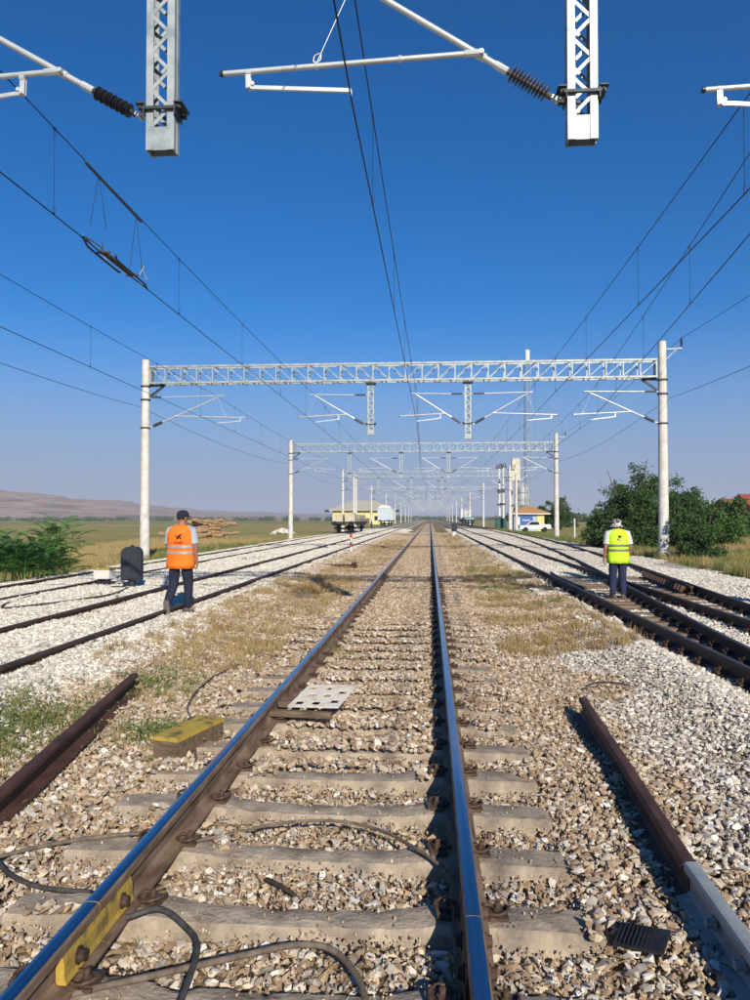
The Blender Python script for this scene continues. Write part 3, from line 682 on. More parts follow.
def portal(label, y, xl, xr, tubes, cants, det, zl=8.38, zr_=8.82, feeder=True, xs_ins=None, left=True, right=True):
    P = thing('catenary_portal', label, 'overhead gantry', (0, 0, 0), 0, 'lattice gantries over the tracks')
    if left: mast(P, xl, y, -.6, zl, m_mast)
    if right: mast(P, xr, y, -.5, zr_, m_mast)
    x0, x1 = xl+.26, xr-.26; ys = .24; c = MB()
    for z in (ZB0+.04, ZB1-.04):
        for sy in (-1, 1): c.box(((x0+x1)/2, y+sy*ys, z), (x1-x0, .07, .075))
    c.box((x0+.02, y, (ZB0+ZB1)/2), (.06, 2*ys-.08, ZB1-ZB0-.02)); c.box((x1-.02, y, (ZB0+ZB1)/2), (.06, 2*ys-.08, ZB1-ZB0-.02))
    T = c.build('truss_beam', m_galv, P)
    n = round((x1-x0)/.68); pw = (x1-x0)/n; zm0, zm1 = ZB0+.075, ZB1-.075
    if det >= 3:
        vm = MB().box((0, 0, 0), (.05, .035, zm1-zm0)).mesh('upright', m_galv)
        d1 = MB().bar((-pw/2, 0, (zm1-zm0)/2), (pw/2, 0, -(zm1-zm0)/2), .045, .03).mesh('brace', m_galv)
        d2 = MB().bar((pw/2, 0, (zm1-zm0)/2), (-pw/2, 0, -(zm1-zm0)/2), .045, .03).mesh('brace', m_galv)
        for sy in (-1, 1):
            for i in range(n+1):
                if 0 < i < n: put('upright', vm, T, (x0+i*pw, y+sy*ys, (zm0+zm1)/2))
                if i < n: put('brace', d1 if i < n/2 else d2, T, (x0+(i+.5)*pw, y+sy*(ys-.022), (zm0+zm1)/2))
    else:
        b = MB()
        for sy in (-1, 1):
            for i in range(n):
                xa, xb = x0+i*pw, x0+(i+1)*pw
                if i: b.box((xa, y+sy*ys, (zm0+zm1)/2), (.05, .035, zm1-zm0))
                if i < n/2: b.bar((xa, y+sy*(ys-.022), zm1), (xb, y+sy*(ys-.022), zm0), .045, .03)
                else: b.bar((xa, y+sy*(ys-.022), zm0), (xb, y+sy*(ys-.022), zm1), .045, .03)
        b.build('bracing', m_galv, T)
    b = MB()
    for z, dz in ((ZB0+.02, 0), (ZB1-.02, 0)):
        for i in range(n):
            a = 1 if i % 2 else -1; b.bar((x0+i*pw, y-a*(ys-.04), z), (x0+(i+1)*pw, y+a*(ys-.04), z), .04, .012)
    b.build('flat_lacing', m_galv_d, T)
    for x, s in ((xl, 1), (xr, -1)):
        br = MB(); br.bar((x+s*.2, y, ZB0-.04), (x+s*.85, y, ZB0-.02), .30, .05); br.bar((x+s*.2, y, ZB0-.5), (x+s*.8, y, ZB0-.06), .1, .08)
        br.build('knee_bracket', m_dark_steel, P)
    for x, zb in tubes: drop_tube(P, x, y, zb, 2 if det >= 2 else 1)
    for (xt, s, xw, kind, half, *ex) in cants:
        cantilever(P, y+(ex[0] if ex else 0), xt, s, xw, kind, half, min(det, 2) if det > 0 else 0, mt_ins=(ex[1] if len(ex) > 1 else None), ext=(ex[2] if len(ex) > 2 else None))
    if feeder and right:
        f = MB(); f.bar((xr+.14, y, zr_-.32), (xr+.8, y, zr_-.28), .06, .06); f.bar((xr+.14, y, zr_-.75), (xr+.6, y, zr_-.3), .04, .04)
        fo = f.build('feeder_bracket', m_galv_d, P); insulator((xr+.78, y, zr_-.26), (xr+.78, y, zr_+.16), .06, 6).build('insulator', m_ins_d, fo)
    return P
XLm, XRm = -12.28, 9.57
PY = [7.2, 32, 66, 106, 158, 212, 266, 320, 376, 432, 490]
def xr2(y): return XR1+off(y) if y < 130 else XR1+4.62
portal('nearest lattice gantry overhead, its drop posts hanging in the sky', 7.2, XLm, XRm, [(-2.61, 5.10), (1.43, 5.06), (6.3, 5.06)],
       [(XLm, 1, -9.0, 'push', .18), (-2.61, -1, -5.0, 'pull', .145, 0, m_ins_d), (1.43, -1, -.75, 'push', .145, 0, m_ins), (6.3, -1, 3.9, 'push', .145, .62, None, 1.16)], 2)
portal('white lattice gantry spanning all tracks beyond the two walking men', 32, XLm, XRm, [(-2.49, 5.05), (1.59, 4.85)],
       [(XLm, 1, -9.08, 'push', .18), (-2.49, -1, -4.85, 'pull', .145), (1.59, -1, -.55, 'pull', .145), (1.59, 1, 4.05, 'push', .145), (XRm, -1, 6.65, 'pull', .18)], 3)
ordn = ['third', 'fourth', 'fifth', 'sixth', 'seventh', 'eighth', 'ninth', 'tenth', 'farthest']
for i, y in enumerate(PY[2:]):
    k = 'push' if i % 2 else 'pull'; k2 = 'pull' if i % 2 else 'push'
    xrm = 10.8 if i == 0 else 11.0
    portal('%s lattice gantry from the camera, straddling the tracks far ahead' % ordn[i], y, -12.2, xrm, [(-7.2, 5.05), (-2.6, 5.05), (1.65, 5.0)] if i else [(-7.0, 5.05), (-2.5, 5.05), (1.6, 5.0)],
           [(-12.2, 1, -9.05, k, .18), (-2.6, -1, -5.1, k2, .145), (1.6, -1, -.6, k, .145), (1.6, 1, 4.0, k2, .145), (xrm, -1, xr2(y), k, .18)], 1 if i < 3 else 0, feeder=i < 3)

# ------------------------------------------------------------ overhead lines
def sagline(y0, y1, f, sag, n=12):
    out = []
    for i in range(n+1):
        t = i/n; y = y0+(y1-y0)*t; a, b = f(y0), f(y1); p = a.lerp(b, t); out.append(Vector((p.x, y, p.z-4*sag*t*(1-t))))
    return out
SUP = [-32] + PY
def overhead(label, xs, zc=5.56, zm=6.76, r_c=.0085, r_m=.0075):
    P = thing('overhead_line', label, 'overhead wire', group='catenary lines over the tracks')
    cw = MB(); mw = MB(); dr = MB(); X = lambda y: float(np.interp(y, SUP, xs))
    pts = [(X(y), y, zc) for y in SUP]; cw.tube(pts, r_c, 6); cw.build('contact_wire', m_wire, P)
    ml = []
    for a, b in zip(SUP[:-1], SUP[1:]):
        sag = .0045*(b-a)
        sl_ = sagline(a, b, lambda y: Vector((X(y), y, zm)), sag); ml += sl_ if not ml else sl_[1:]
        if a < 160:
            m = max(3, round((b-a)/5.5))
            for q in range(m):
                t = (q+.5)/m; y = a+(b-a)*t; zz = zm-4*sag*t*(1-t)
                d = MB(); d.tube([(X(y), y, zc+.005), (X(y), y, zz)], .0032, 5)
                if a < 60:
                    for z0, sg in ((zc+.01, 1), (zz-.01, -1)):
                        d.tube(smooth_path([(X(y), y, z0), (X(y)+.03, y, z0+sg*.05), (X(y), y, z0+sg*.10), (X(y)-.012, y, z0+sg*.05), (X(y), y, z0)], 4), .0028, 5)
                    d.box((X(y), y, zc+.012), (.022, .03, .03)); d.box((X(y), y, zz), (.022, .03, .03))
                d.build('dropper', m_wire, P)
    mw.tube(ml, r_m, 6); mw.build('messenger_wire', m_wire, P)
    return P
alt = lambda c, a0: [c+(.2 if (i+a0) % 2 else -.2) for i in range(len(SUP)-3)]
overhead('contact and messenger wires above the central track', [-.5, -.75, -.55] + alt(-.59, 0))
oL1 = overhead('overhead wires carrying the section insulator at upper left', [-5.1, -5.0, -4.85] + alt(XL1, 1))
overhead('overhead wires above the outermost left track', [-9.2, -9.0, -9.08] + alt(XL2, 0))
overhead('overhead wires above the track of the yellow-vest man', [3.9, 3.9, 4.05] + alt(XR1, 1))
overhead('overhead wires above the diverging outer right track', [3.6, 4.15, 6.65] + [xr2(y)+(.2 if i % 2 else -.2) for i, y in enumerate(PY[2:])])
def feeder(label, x, z, sagk, ys=SUP, dx=None):
    mb = MB(); pts = []
    for i, (a, b) in enumerate(zip(ys[:-1], ys[1:])):
        fx = lambda y: Vector((float(np.interp(y, ys, x)), y, z)); s_ = sagline(a, b, fx, sagk*(b-a)); pts += s_ if not pts else s_[1:]
    mb.tube(pts, .009, 6); return tag(mb.build('feeder_wire', m_wire), label, 'overhead wire')
feeder('single wire strung along the left concrete poles', [XLm-.22]*3+[-12.4]*9, 6.35, .012)
feeder('wire strung along insulators on top of the right poles', [XRm+.78]*3+[11.6]+[11.8]*8, 8.95, .01)
feeder('single wire strung low along the right concrete poles', [XRm+.22]*3+[11.05]+[11.25]*8, 6.45, .012)
# section insulator in the line over the inner left track
si = thing('section_insulator', 'section insulator with twin runners hung in the wire at upper left', 'insulator', (-4.97, 11.75, 5.56))
for sx in (-1, 1):
    MB().tube([(0, -1.25, 0), (sx*.09, -.9, -.01), (sx*.10, .25, -.015), (sx*.13, .36, .03)] if sx < 0 else [(sx*.13, -.42, .03), (sx*.10, -.3, -.01), (sx*.09, .9, -.015), (0, 1.25, 0)], .017, 8).build('runner', m_dark_steel, si)
    MB().tube([(0, -1.2, .03), (sx*.05, -.85, .03), (sx*.05, .85, .03), (0, 1.2, .03)], .012, 8).build('side_bar', m_galv_d, si)
for y in (-.55, .55): MB().box((0, y, .03), (.20, .04, .03)).build('cross_bar', m_dark_steel, si)
insulator((0, -.5, .04), (0, .5, .04), .035, 9).build('insulator_rod', m_ins, si)
MB().tube(smooth_path([(-.12, -.2, .04), (-.17, -.25, .14), (-.13, -.3, .26)], 5), .010, 6).build('arcing_horn', m_galv_d, si)
MB().tube(smooth_path([(.10, .62, .05), (.16, .66, .20), (.06, .85, .26), (.10, .95, .08)], 5), .009, 6).build('arcing_horn', m_galv_d, si)
for y, zt in ((-.75, 1.13), (.72, 1.1)):
    for sx in (-1, 1): MB().tube([(0, y, zt), (sx*.09, y+sx*.08, .05 if y > 0 else .35)], .0045, 5).build('hanger', m_wire, si)
MB().bar((0, -1.2, 1.12), (0, .95, 1.09), .035, .03).build('messenger_insulator', m_dark_steel, si)

# ------------------------------------------------------------ small trackside equipment
m_navy = mat('signal_dark_paint', S('2b3038'), S('1f232a'), 8, .55, bump=.05)
m_white = mat('white_paint', S('d9d6cc'), S('c2beb3'), 5, .7)
m_red = mat('red_paint', S('a8412f'), S('8a3325'), 8, .7)
def rbox(cx, cz, w_, h, r, n=5):                           # outline of a rounded-top panel in xz
    pts = [(cx-w_/2, cz), (cx+w_/2, cz)]
    for i in range(n+1):
        a = math.pi/2*i/n; pts.append((cx+w_/2-r+r*math.cos(a), cz+h-r+r*math.sin(a)))
    for i in range(n+1):
        a = math.pi/2*i/n; pts.append((cx-w_/2+r-r*math.sin(a), cz+h-r+r*math.cos(a)))
    return pts
ds = thing('dwarf_signal', 'black dwarf signal seen from behind, left of the orange-vest man', 'signal', (-6.95, 17.35, -.12), R(6))
MB().prism(rbox(0, .2, .46, .78, .16), -.13, .12).build('housing', m_navy, ds)
MB().prism(rbox(0, .24, .34, .66, .1), -.16, -.131).build('rear_door', m_navy, ds)
MB().box((0, -.17, .55), (.035, .03, .62)).build('door_seam', m_navy, ds)
MB().lathe((0, 0, .97), (0, 0, 2), [(0, .05), (.03, .05), (.05, .02)], 10).build('top_lug', m_navy, ds)
MB().tube([(0, 0, .02), (0, 0, .22)], .085, 14).build('pedestal', m_navy, ds)
MB().box((0, 0, .0), (.5, .42, .06)).build('base', m_mast, ds)
for z in (.42, .72): MB().tube([(0, .12, z), (0, .2, z)], .075, 14).build('lamp_hood', m_navy, ds)
jb = thing('junction_box', 'white trackside box with yellow lid beside the outermost left track', 'box', (-7.95, 18.1, -.1), R(-8))
MB().box((0, 0, .27), (.42, .26, .24)).build('body', m_white, jb)
MB().box((0, 0, .405), (.48, .32, .035)).build('lid', m_yellow, jb)
for sx in (-1, 1): MB().box((sx*.13, 0, .075), (.07, .07, .15)).build('leg', m_rust_red, jb)
MB().bar((.2, 0, .2), (.62, .05, .02), .06, .04).build('linkage', m_galv_d, jb)
mp = thing('marker_post', 'red and white fouling marker post by the inner left track', 'post', (-3.78, 36.3, -.28))
for i in range(5):
    MB().tube([(0, 0, i*.22), (0, 0, i*.22+.22)], .06, 10).build('band', m_red if i % 2 == 0 else m_white, mp)
dw = thing('dwarf_signal', 'small dark dwarf signal on pale base right of the central track', 'signal', (2.28, 72.5, -.28))
MB().prism(rbox(0, .55, .52, .78, .1), -.13, .12).build('housing', m_navy, dw)
MB().box((0, 0, .28), (.34, .3, .55), taper=.8).build('base', m_mast, dw)
MB().box((0, -.15, .9), (.3, .03, .5)).build('rear_door', m_navy, dw)

# ------------------------------------------------------------ people
def skin(joints, edges, root, sub=2):
    names = list(joints); idx = {n: i for i, n in enumerate(names)}
    me = bpy.data.meshes.new('skin_tmp'); me.from_pydata([joints[n][0] for n in names], [(idx[a], idx[b]) for a, b in edges], [])
    o = bpy.data.objects.new('skin_tmp', me); col.objects.link(o)
    md = o.modifiers.new('s', 'SKIN'); md.use_smooth_shade = True; md.branch_smoothing = .3
    ss = o.modifiers.new('d', 'SUBSURF'); ss.levels = sub; ss.render_levels = sub
    for n in names:
        d = me.skin_vertices[0].data[idx[n]]; r = joints[n][1]; d.radius = (r, r) if not isinstance(r, tuple) else r
        d.use_root = (n == root)
    dg = bpy.context.evaluated_depsgraph_get(); ev = o.evaluated_get(dg)
    out = bpy.data.meshes.new_from_object(ev); bpy.data.objects.remove(o); bpy.data.meshes.remove(me)
    return out
def ring(z, a, b, cx=0, cy=0, n=28, p=2.4):
    out = []
    for i in range(n):
        t = 2*math.pi*i/n; c, s = math.cos(t), math.sin(t)
        out.append(Vector((cx+a*math.copysign(abs(c)**(2/p), c), cy+b*math.copysign(abs(s)**(2/p), s), z)))
    return out
m_skin = mat('skin', S('a9765a'), S('94644b'), 12, .6)
m_hair = mat('dark_hair', S('241d1a'), S('191412'), 60, .7)
m_jean = mat('navy_trousers', S('262c3e'), S('1c2130'), 14, .9, bump=.3, bscale=12)
m_jean2 = mat('blue_trousers', S('2a3350'), S('1f2740'), 14, .9, bump=.3, bscale=12)
m_tee = mat('pale_shirt', S('a9b0b8'), S('959ca6'), 10, .9, bump=.2, bscale=10)
m_tee2 = mat('white_shirt', S('c9cbc6'), S('b4b7b2'), 10, .9, bump=.2, bscale=10)
m_orange = mat('hi_vis_orange', S('f07a1c'), S('e36c12'), 5, .75, bump=.4, bscale=9)
m_lime = mat('hi_vis_yellow', S('c6ea2c'), S('b8dc24'), 5, .75, bump=.4, bscale=9)
m_refl = mat('reflective_tape', S('b9b4ae'), S('a29d98'), 30, .35, .3)
m_refl_d = mat('reflective_tape_grey', S('7d8578'), S('6b7367'), 30, .4, .3)
m_cap = mat('navy_cap', S('23263a'), S('1a1c2c'), 20, .9)
m_camo = mat('camo_hat', S('d5d3cc'), S('4a4d4c'), 22, .9, lo=.46, hi=.54, detail=1)
m_shoe = mat('grey_shoe', S('5d5c5a'), S('474644'), 20, .8)
m_sole = mat('shoe_sole', S('77746e'), S('5e5b56'), 25, .85)
m_emb = mat('dark_print', S('201c1c'), S('171414'), 20, .8)
m_redtxt = mat('red_print', S('b5301c'), S('a22a18'), 20, .8)

def person(label, loc, rz, J, vest_m, tee_m, pant_m, hat, tape_m, tape_z, vr, emblem):
    """J: joint positions (x right, y ahead, z up, feet at 0)"""
    P = thing('person', label, 'person', loc, rz)
    rad = dict(pelvis=.125, spine=.12, chest=.135, neck0=.07, neck=.056, skull=.085, crown=.06, shl=.06, shr=.06, ell=.043, elr=.043, wrl=.028, wrr=.028, pal=(.04, .026), par=(.04, .026),
               hil=.09, hir=.09, knl=.058, knr=.058, anl=.042, anr=.042, tol=.04, tor=.04)
    jj = {k: (J[k], rad[k]) for k in rad}
    ed = [('pelvis', 'spine'), ('spine', 'chest'), ('chest', 'neck0'), ('neck0', 'neck'), ('neck', 'skull'), ('skull', 'crown')]
    for s in 'lr': ed += [('neck0', 'sh'+s), ('sh'+s, 'el'+s), ('el'+s, 'wr'+s), ('wr'+s, 'pa'+s), ('pelvis', 'hi'+s), ('hi'+s, 'kn'+s), ('kn'+s, 'an'+s), ('an'+s, 'to'+s)]
    # fingers: five chains rooted in the palm, slightly curled
    for s, sg in (('l', -1), ('r', 1)):
        pa = Vector(J['pa'+s]); wr = Vector(J['wr'+s]); d = (pa-wr).normalized()
        f_ = Vector((0, 1, 0)); f_ = (f_-d*f_.dot(d)).normalized(); inw = Vector((-sg, 0, 0))
        for k, (o_, ln) in enumerate(((.030, .070), (.010, .078), (-.010, .073), (-.029, .058))):
            b = pa+d*.035+f_*o_; m1 = b+d*ln*.5+inw*.012; m2 = b+d*ln*.9+inw*.038
            for q, (nm, p_, r_) in enumerate((('a', b, .011), ('b', m1, .0095), ('c', m2, .0085))): jj['f%s%d%s' % (s, k, nm)] = (p_, r_)
            ed += [('pa'+s, 'f%s%da' % (s, k)), ('f%s%da' % (s, k), 'f%s%db' % (s, k)), ('f%s%db' % (s, k), 'f%s%dc' % (s, k))]
        tb_ = wr.lerp(pa, .7)+f_*.035; jj['t%sa' % s] = (tb_, .013); jj['t%sb' % s] = (tb_+f_*.022+d*.045+inw*.012, .0105)
        ed += [('pa'+s, 't%sa' % s), ('t%sa' % s, 't%sb' % s)]
    me = skin(jj, ed, 'pelvis', 2)
    # head with a face joined into the same body mesh
    bm = bmesh.new(); bm.from_mesh(me)
    hc = Vector(J['head']); yaw_ = J.get('head_yaw', 0)
    h = bmesh.ops.create_uvsphere(bm, u_segments=24, v_segments=18, radius=1)
    HM = Matrix.Rotation(yaw_, 3, 'Z')
    for v in h['verts']:
        p = v.co.copy(); q = Vector((p.x*.078, p.y*.098, p.z*.118))
        if p.y > 0 and p.z < 0: q.y -= .012*p.y*(-p.z); q.x *= 1-.22*(-p.z)
        if p.y > .8 and abs(p.x) < .22 and -.45 < p.z < .1: q.y += .022*(1-abs(p.x)/.22)          # nose
        if p.y > .75 and .02 < p.z < .25 and .2 < abs(p.x) < .5: q.y -= .008                       # eye sockets
        if p.y > .7 and -.66 < p.z < -.52 and abs(p.x) < .3: q.y += .004                           # lips
        if abs(p.x) > .88 and abs(p.z) < .3 and -.35 < p.y < .15: q.x *= 1.16                      # ears
        v.co = HM @ q + hc
    bm.to_mesh(me); bm.free(); me.materials.clear(); me.materials.append(m_skin); me.polygons.foreach_set('use_smooth', [True]*len(me.polygons)); me.polygons.foreach_set('material_index', [0]*len(me.polygons))
    put('body', me, P)
    # hair
    hb = bmesh.new(); h = bmesh.ops.create_uvsphere(hb, u_segments=20, v_segments=14, radius=1)
    bmesh.ops.delete(hb, geom=[v for v in hb.verts if v.co.z < -.28 or (v.co.y > .45 and v.co.z < .5)], context='VERTS')
    for v in hb.verts: v.co = HM @ Vector((v.co.x*.084, v.co.y*.104-.002, v.co.z*.123)) + hc
    hm = bpy.data.meshes.new('hair'); hb.to_mesh(hm); hb.free(); hm.materials.append(m_hair); put('hair', hm, P)
    # trousers
    tj = {'pelvis': (J['pelvis'], .140), 'waist': (Vector(J['pelvis'])+Vector((0, 0, .10)), .138)}
    te = [('pelvis', 'waist')]
    for s in 'lr':
        hi, kn, an = (Vector(J[k+s]) for k in ('hi', 'kn', 'an'))
        tj.update({'hi'+s: (hi, .118), 'th'+s: (hi.lerp(kn, .5), .108), 'kn'+s: (kn, .088), 'ca'+s: (kn.lerp(an, .5), .080), 'an'+s: (an-(kn-an).normalized()*.03, .070)})
        te += [('pelvis', 'hi'+s), ('hi'+s, 'th'+s), ('th'+s, 'kn'+s), ('kn'+s, 'ca'+s), ('ca'+s, 'an'+s)]
    tm = skin(tj, te, 'pelvis', 2); tm.materials.clear(); tm.materials.append(pant_m); tm.polygons.foreach_set('material_index', [0]*len(tm.polygons)); put('trousers', tm, P)
    # shirt: collar and sleeves
    mb = MB(); c0 = Vector(J['neck0'])
    for s in 'lr':
        sh, el = Vector(J['sh'+s]), Vector(J['el'+s]); d = (el-sh)
        mb.tube([c0.lerp(sh, .55), sh+Vector((0, 0, .005)), sh.lerp(el, .25), sh.lerp(el, .55), sh.lerp(el, .82)], [.07, .074, .074, .070, .066], 16)
    mb.tube([c0-Vector((0, 0, .04)), c0+Vector((0, 0, .05))], [.10, .064], 18)
    sh_ = mb.build('shirt', tee_m, P)
    # vest as a loft round the trunk, with folds
    cx, cy = J['chest'][0], J['chest'][1]
    rings = [ring(z, a, b, cx*t_+J['pelvis'][0]*(1-t_), cy*t_+J['pelvis'][1]*(1-t_)+oy) for z, a, b, oy, t_ in vr]
    for i, rg in enumerate(rings):
        for j, p in enumerate(rg):
            k = max(0, 1-i/6); wv = .010*math.sin(j*1.9+i*.7)*k+.006*math.sin(j*3.1-i*1.3)*k
            n_ = Vector((p.x-cx, p.y-cy, 0)); 
            if n_.length: p += n_.normalized()*wv
    V = MB().loft(rings, cap=False).build('vest', vest_m, P)
    so = V.modifiers.new('thick', 'SOLIDIFY'); so.thickness = .006
    def surf(x, z):                                        # back surface of the vest at (x, z)
        zs = [q[0] for q in vr]; i = max(0, min(len(zs)-2, int(np.searchsorted(zs, z))-1)); t_ = (z-zs[i])/(zs[i+1]-zs[i])
        def y_at(rg):
            pts = sorted([(p.x, p.y) for p in rg if p.y <= cy+.0]); return float(np.interp(x, [a for a, _ in pts], [b for _, b in pts]))
        return y_at(rings[i])*(1-t_)+y_at(rings[i+1])*t_
    def lerp_ring(z, g):
        zs = [q[0] for q in vr]; i = max(0, min(len(zs)-2, int(np.searchsorted(zs, z))-1)); t_ = (z-zs[i])/(zs[i+1]-zs[i])
        out = []
        for a, b in zip(rings[i], rings[i+1]):
            p = a.lerp(b, t_); n_ = Vector((p.x-cx, p.y-cy, 0)).normalized(); out.append(p+n_*g)
        return out
    for za, zb in tape_z:
        MB().loft([lerp_ring(za, .007), lerp_ring((za+zb)/2, .008), lerp_ring(zb, .007)], cap=False).build('reflective_stripe', tape_m, V)
    for nm, polys, mt in emblem:
        mb = MB()
        for poly in polys:
            f = [Vector((x, surf(x, z)-.013, z)) for x, z in poly]; b = [p+Vector((0, .003, 0)) for p in f]; n_ = len(poly)
            mb.add(f+b, [list(range(n_)), list(range(n_, 2*n_))[::-1]]+[(i, i+n_, (i+1) % n_+n_, (i+1) % n_) for i in range(n_)])
        mb.build(nm, mt, V)
    # shoes
    for s in 'lr':
        an, to = Vector(J['an'+s]), Vector(J['to'+s]); fw = (to-an); fw.normalize()
        upv = Vector(J['foot_up'+s]).normalized(); upv = (upv-fw*upv.dot(fw)).normalized(); sd_ = fw.cross(upv)
        st = [(-.075, .030, .010, .06), (-.06, .041, .0, .075), (0, .043, .0, .095), (.06, .045, .0, .075), (.12, .050, .0, .052), (.17, .044, .002, .042), (.20, .022, .008, .03)]
        base = an - upv*.085
        def rg(t_, w_, z0, z1): return [base+fw*t_+sd_*(w_*math.cos(a))+upv*((z0+z1)/2+(z1-z0)/2*math.sin(a)) for a in np.linspace(0, 2*math.pi, 14, endpoint=False)]
        so_ = MB().loft([rg(*q) for q in st]).build('shoe', m_shoe, P)
        MB().loft([rg(t_, w_+.004, -.006, .018) for t_, w_, _, _ in st], smooth=False).build('sole', m_sole, so_)
    # hat
    if hat == 'cap':
        hb = MB(); rs = [[HM @ (Vector((math.cos(a)*.092*k, math.sin(a)*.112*k, z)))+hc for a in np.linspace(0, 6.283, 22, endpoint=False)] for z, k in ((.015, 1.02), (.05, 1.02), (.09, .92), (.12, .66), (.132, .25))]
        ho = hb.loft(rs).build('cap', m_cap, P)
        pk = []
        for t_ in np.linspace(-1.0, 1.0, 9):
            a = math.pi/2+t_; r0 = Vector((math.cos(a)*.09, math.sin(a)*.11, .03)); r1 = Vector((math.cos(a)*.105, math.sin(a)*.12+.075*math.cos(t_*1.3), .016)); pk.append((HM@r0+hc, HM@r1+hc))
        vs = [p for q in pk for p in q]; vs += [p+Vector((0, 0, .006)) for p in vs]; n_ = len(pk)*2; fs = []
        for i in range(len(pk)-1): fs += [(2*i, 2*i+1, 2*i+3, 2*i+2), (n_+2*i, n_+2*i+2, n_+2*i+3, n_+2*i+1)]
        for i in range(len(pk)-1): fs += [(2*i+1, n_+2*i+1, n_+2*i+3, 2*i+3)]
        MB().add(vs, fs, 0, True).build('peak', m_cap, ho)
    else:
        hb = MB(); rs = [[HM @ Vector((math.cos(a)*rx, math.sin(a)*ry, z+.006*math.sin(3*a)*(1 if rx > .11 else 0)))+hc for a in np.linspace(0, 6.283, 24, endpoint=False)]
                         for rx, ry, z in ((.090, .106, .0), (.150, .165, -.035), (.150, .165, -.029), (.095, .112, .012), (.094, .110, .075), (.08, .095, .115), (.05, .06, .130), (.015, .02, .133))]
        hb.loft(rs).build('bucket_hat', m_camo, P)
    return P

VR = [(.76, .232, .150, 0, 0), (.84, .236, .150, 0, .2), (.93, .230, .147, 0, .4), (1.02, .226, .144, 0, .6), (1.12, .228, .144, 0, .8), (1.22, .232, .146, 0, 1), (1.32, .232, .142, 0, 1), (1.39, .218, .128, 0, 1), (1.44, .185, .108, 0, 1), (1.475, .130, .092, .01, 1), (1.497, .088, .08, .012, 1)]
def disc(cx, cz, r, n=10): return [(cx+r*math.cos(a), cz+r*math.sin(a)) for a in np.linspace(0, 6.283, n, endpoint=False)][::-1]
bird = [[(-.052, 1.325), (-.012, 1.305), (.012, 1.335), (.075, 1.352), (.045, 1.325), (.030, 1.300), (.055, 1.262), (.030, 1.268), (.010, 1.282), (-.020, 1.255), (-.050, 1.258), (-.022, 1.282), (-.028, 1.302), (-.065, 1.318)]]
txt = [[(x, 1.205+dz), (x+w_, 1.205+dz), (x+w_, 1.222+dz), (x, 1.222+dz)] for dz in (0, -.025) for x, w_ in ((-.075, .012), (-.058, .018), (-.034, .010), (-.018, .016), (.004, .012), (.022, .018), (.046, .012), (.064, .010))]
J1 = dict(pelvis=(0, 0, .93), spine=(0, .0, 1.10), chest=(.005, .02, 1.28), neck0=(.01, .03, 1.44), neck=(.012, .045, 1.52), skull=(.02, .06, 1.60), crown=(.02, .06, 1.65),
          shl=(-.185, .03, 1.40), shr=(.20, .02, 1.40), ell=(-.235, .06, 1.13), elr=(.262, -.02, 1.12), wrl=(-.19, .22, .95), wrr=(.262, .06, .89), pal=(-.17, .28, .90), par=(.262, .085, .83),
          hil=(-.10, -.01, .88), hir=(.10, .01, .88), knl=(-.115, .03, .50), knr=(.115, .10, .49), anl=(-.135, -.27, .20), anr=(.115, .10, .09), tol=(-.135, -.21, .07), tor=(.19, .20, .03),
          head=(.02, .07, 1.615), head_yaw=R(-28), foot_upl=(0, .9, .45), foot_upr=(0, 0, 1))
J1['tol'] = (-.135, -.225, .06); J1['tor'] = (.21, .17, .05)
man1z = float(top(-4.25, 12.85))-.0
person('man in orange safety vest and navy cap walking along the left rail', (-4.22, 12.62, man1z+.01), R(3), J1, m_orange, m_tee, m_jean, 'cap', m_refl, ((1.005, 1.05), (1.105, 1.15)), VR,
       [('emblem', bird, m_emb), ('lettering', txt, m_redtxt)])
J2 = dict(pelvis=(0, 0, .92), spine=(0, .0, 1.08), chest=(0, .01, 1.26), neck0=(0, .02, 1.42), neck=(0, .04, 1.49), skull=(0, .065, 1.55), crown=(0, .07, 1.6),
          shl=(-.20, .01, 1.37), shr=(.20, .01, 1.37), ell=(-.265, -.03, 1.10), elr=(.265, -.02, 1.10), wrl=(-.28, .03, .87), wrr=(.265, .10, .90), pal=(-.28, .05, .81), par=(.255, .15, .86),
          hil=(-.10, 0, .87), hir=(.10, 0, .87), knl=(-.10, .03, .49), knr=(.10, .05, .49), anl=(-.12, -.04, .09), anr=(.12, .05, .09), tol=(-.16, .08, .05), tor=(.15, .17, .05),
          head=(0, .085, 1.555), head_yaw=R(4), foot_upl=(0, 0, 1), foot_upr=(0, 0, 1))
VR2 = [(z*.985, a*1.0, b*1.04, o_, t_) for z, a, b, o_, t_ in VR]
horse = [[(-.03, 1.33), (.0, 1.345), (.035, 1.335), (.05, 1.31), (.025, 1.315), (.012, 1.30), (.035, 1.275), (.012, 1.28), (-.01, 1.30), (-.035, 1.305)], [(-.05, 1.27), (-.03, 1.285), (-.02, 1.26), (-.04, 1.24)]]
swoosh = [[(-.01, 1.262), (.03, 1.25), (.05, 1.225), (.03, 1.215), (0, 1.225), (-.025, 1.24)]]
person('man in yellow safety vest and camouflage hat walking between the right rails', (3.98, 16.5, float(top(3.98, 16.5))+.0), R(2), J2, m_lime, m_tee2, m_jean2, 'bucket', m_refl_d, ((1.0, 1.05), (1.10, 1.15)), VR2,
       [('emblem', horse, m_emb), ('emblem_swoosh', swoosh, m_refl)])

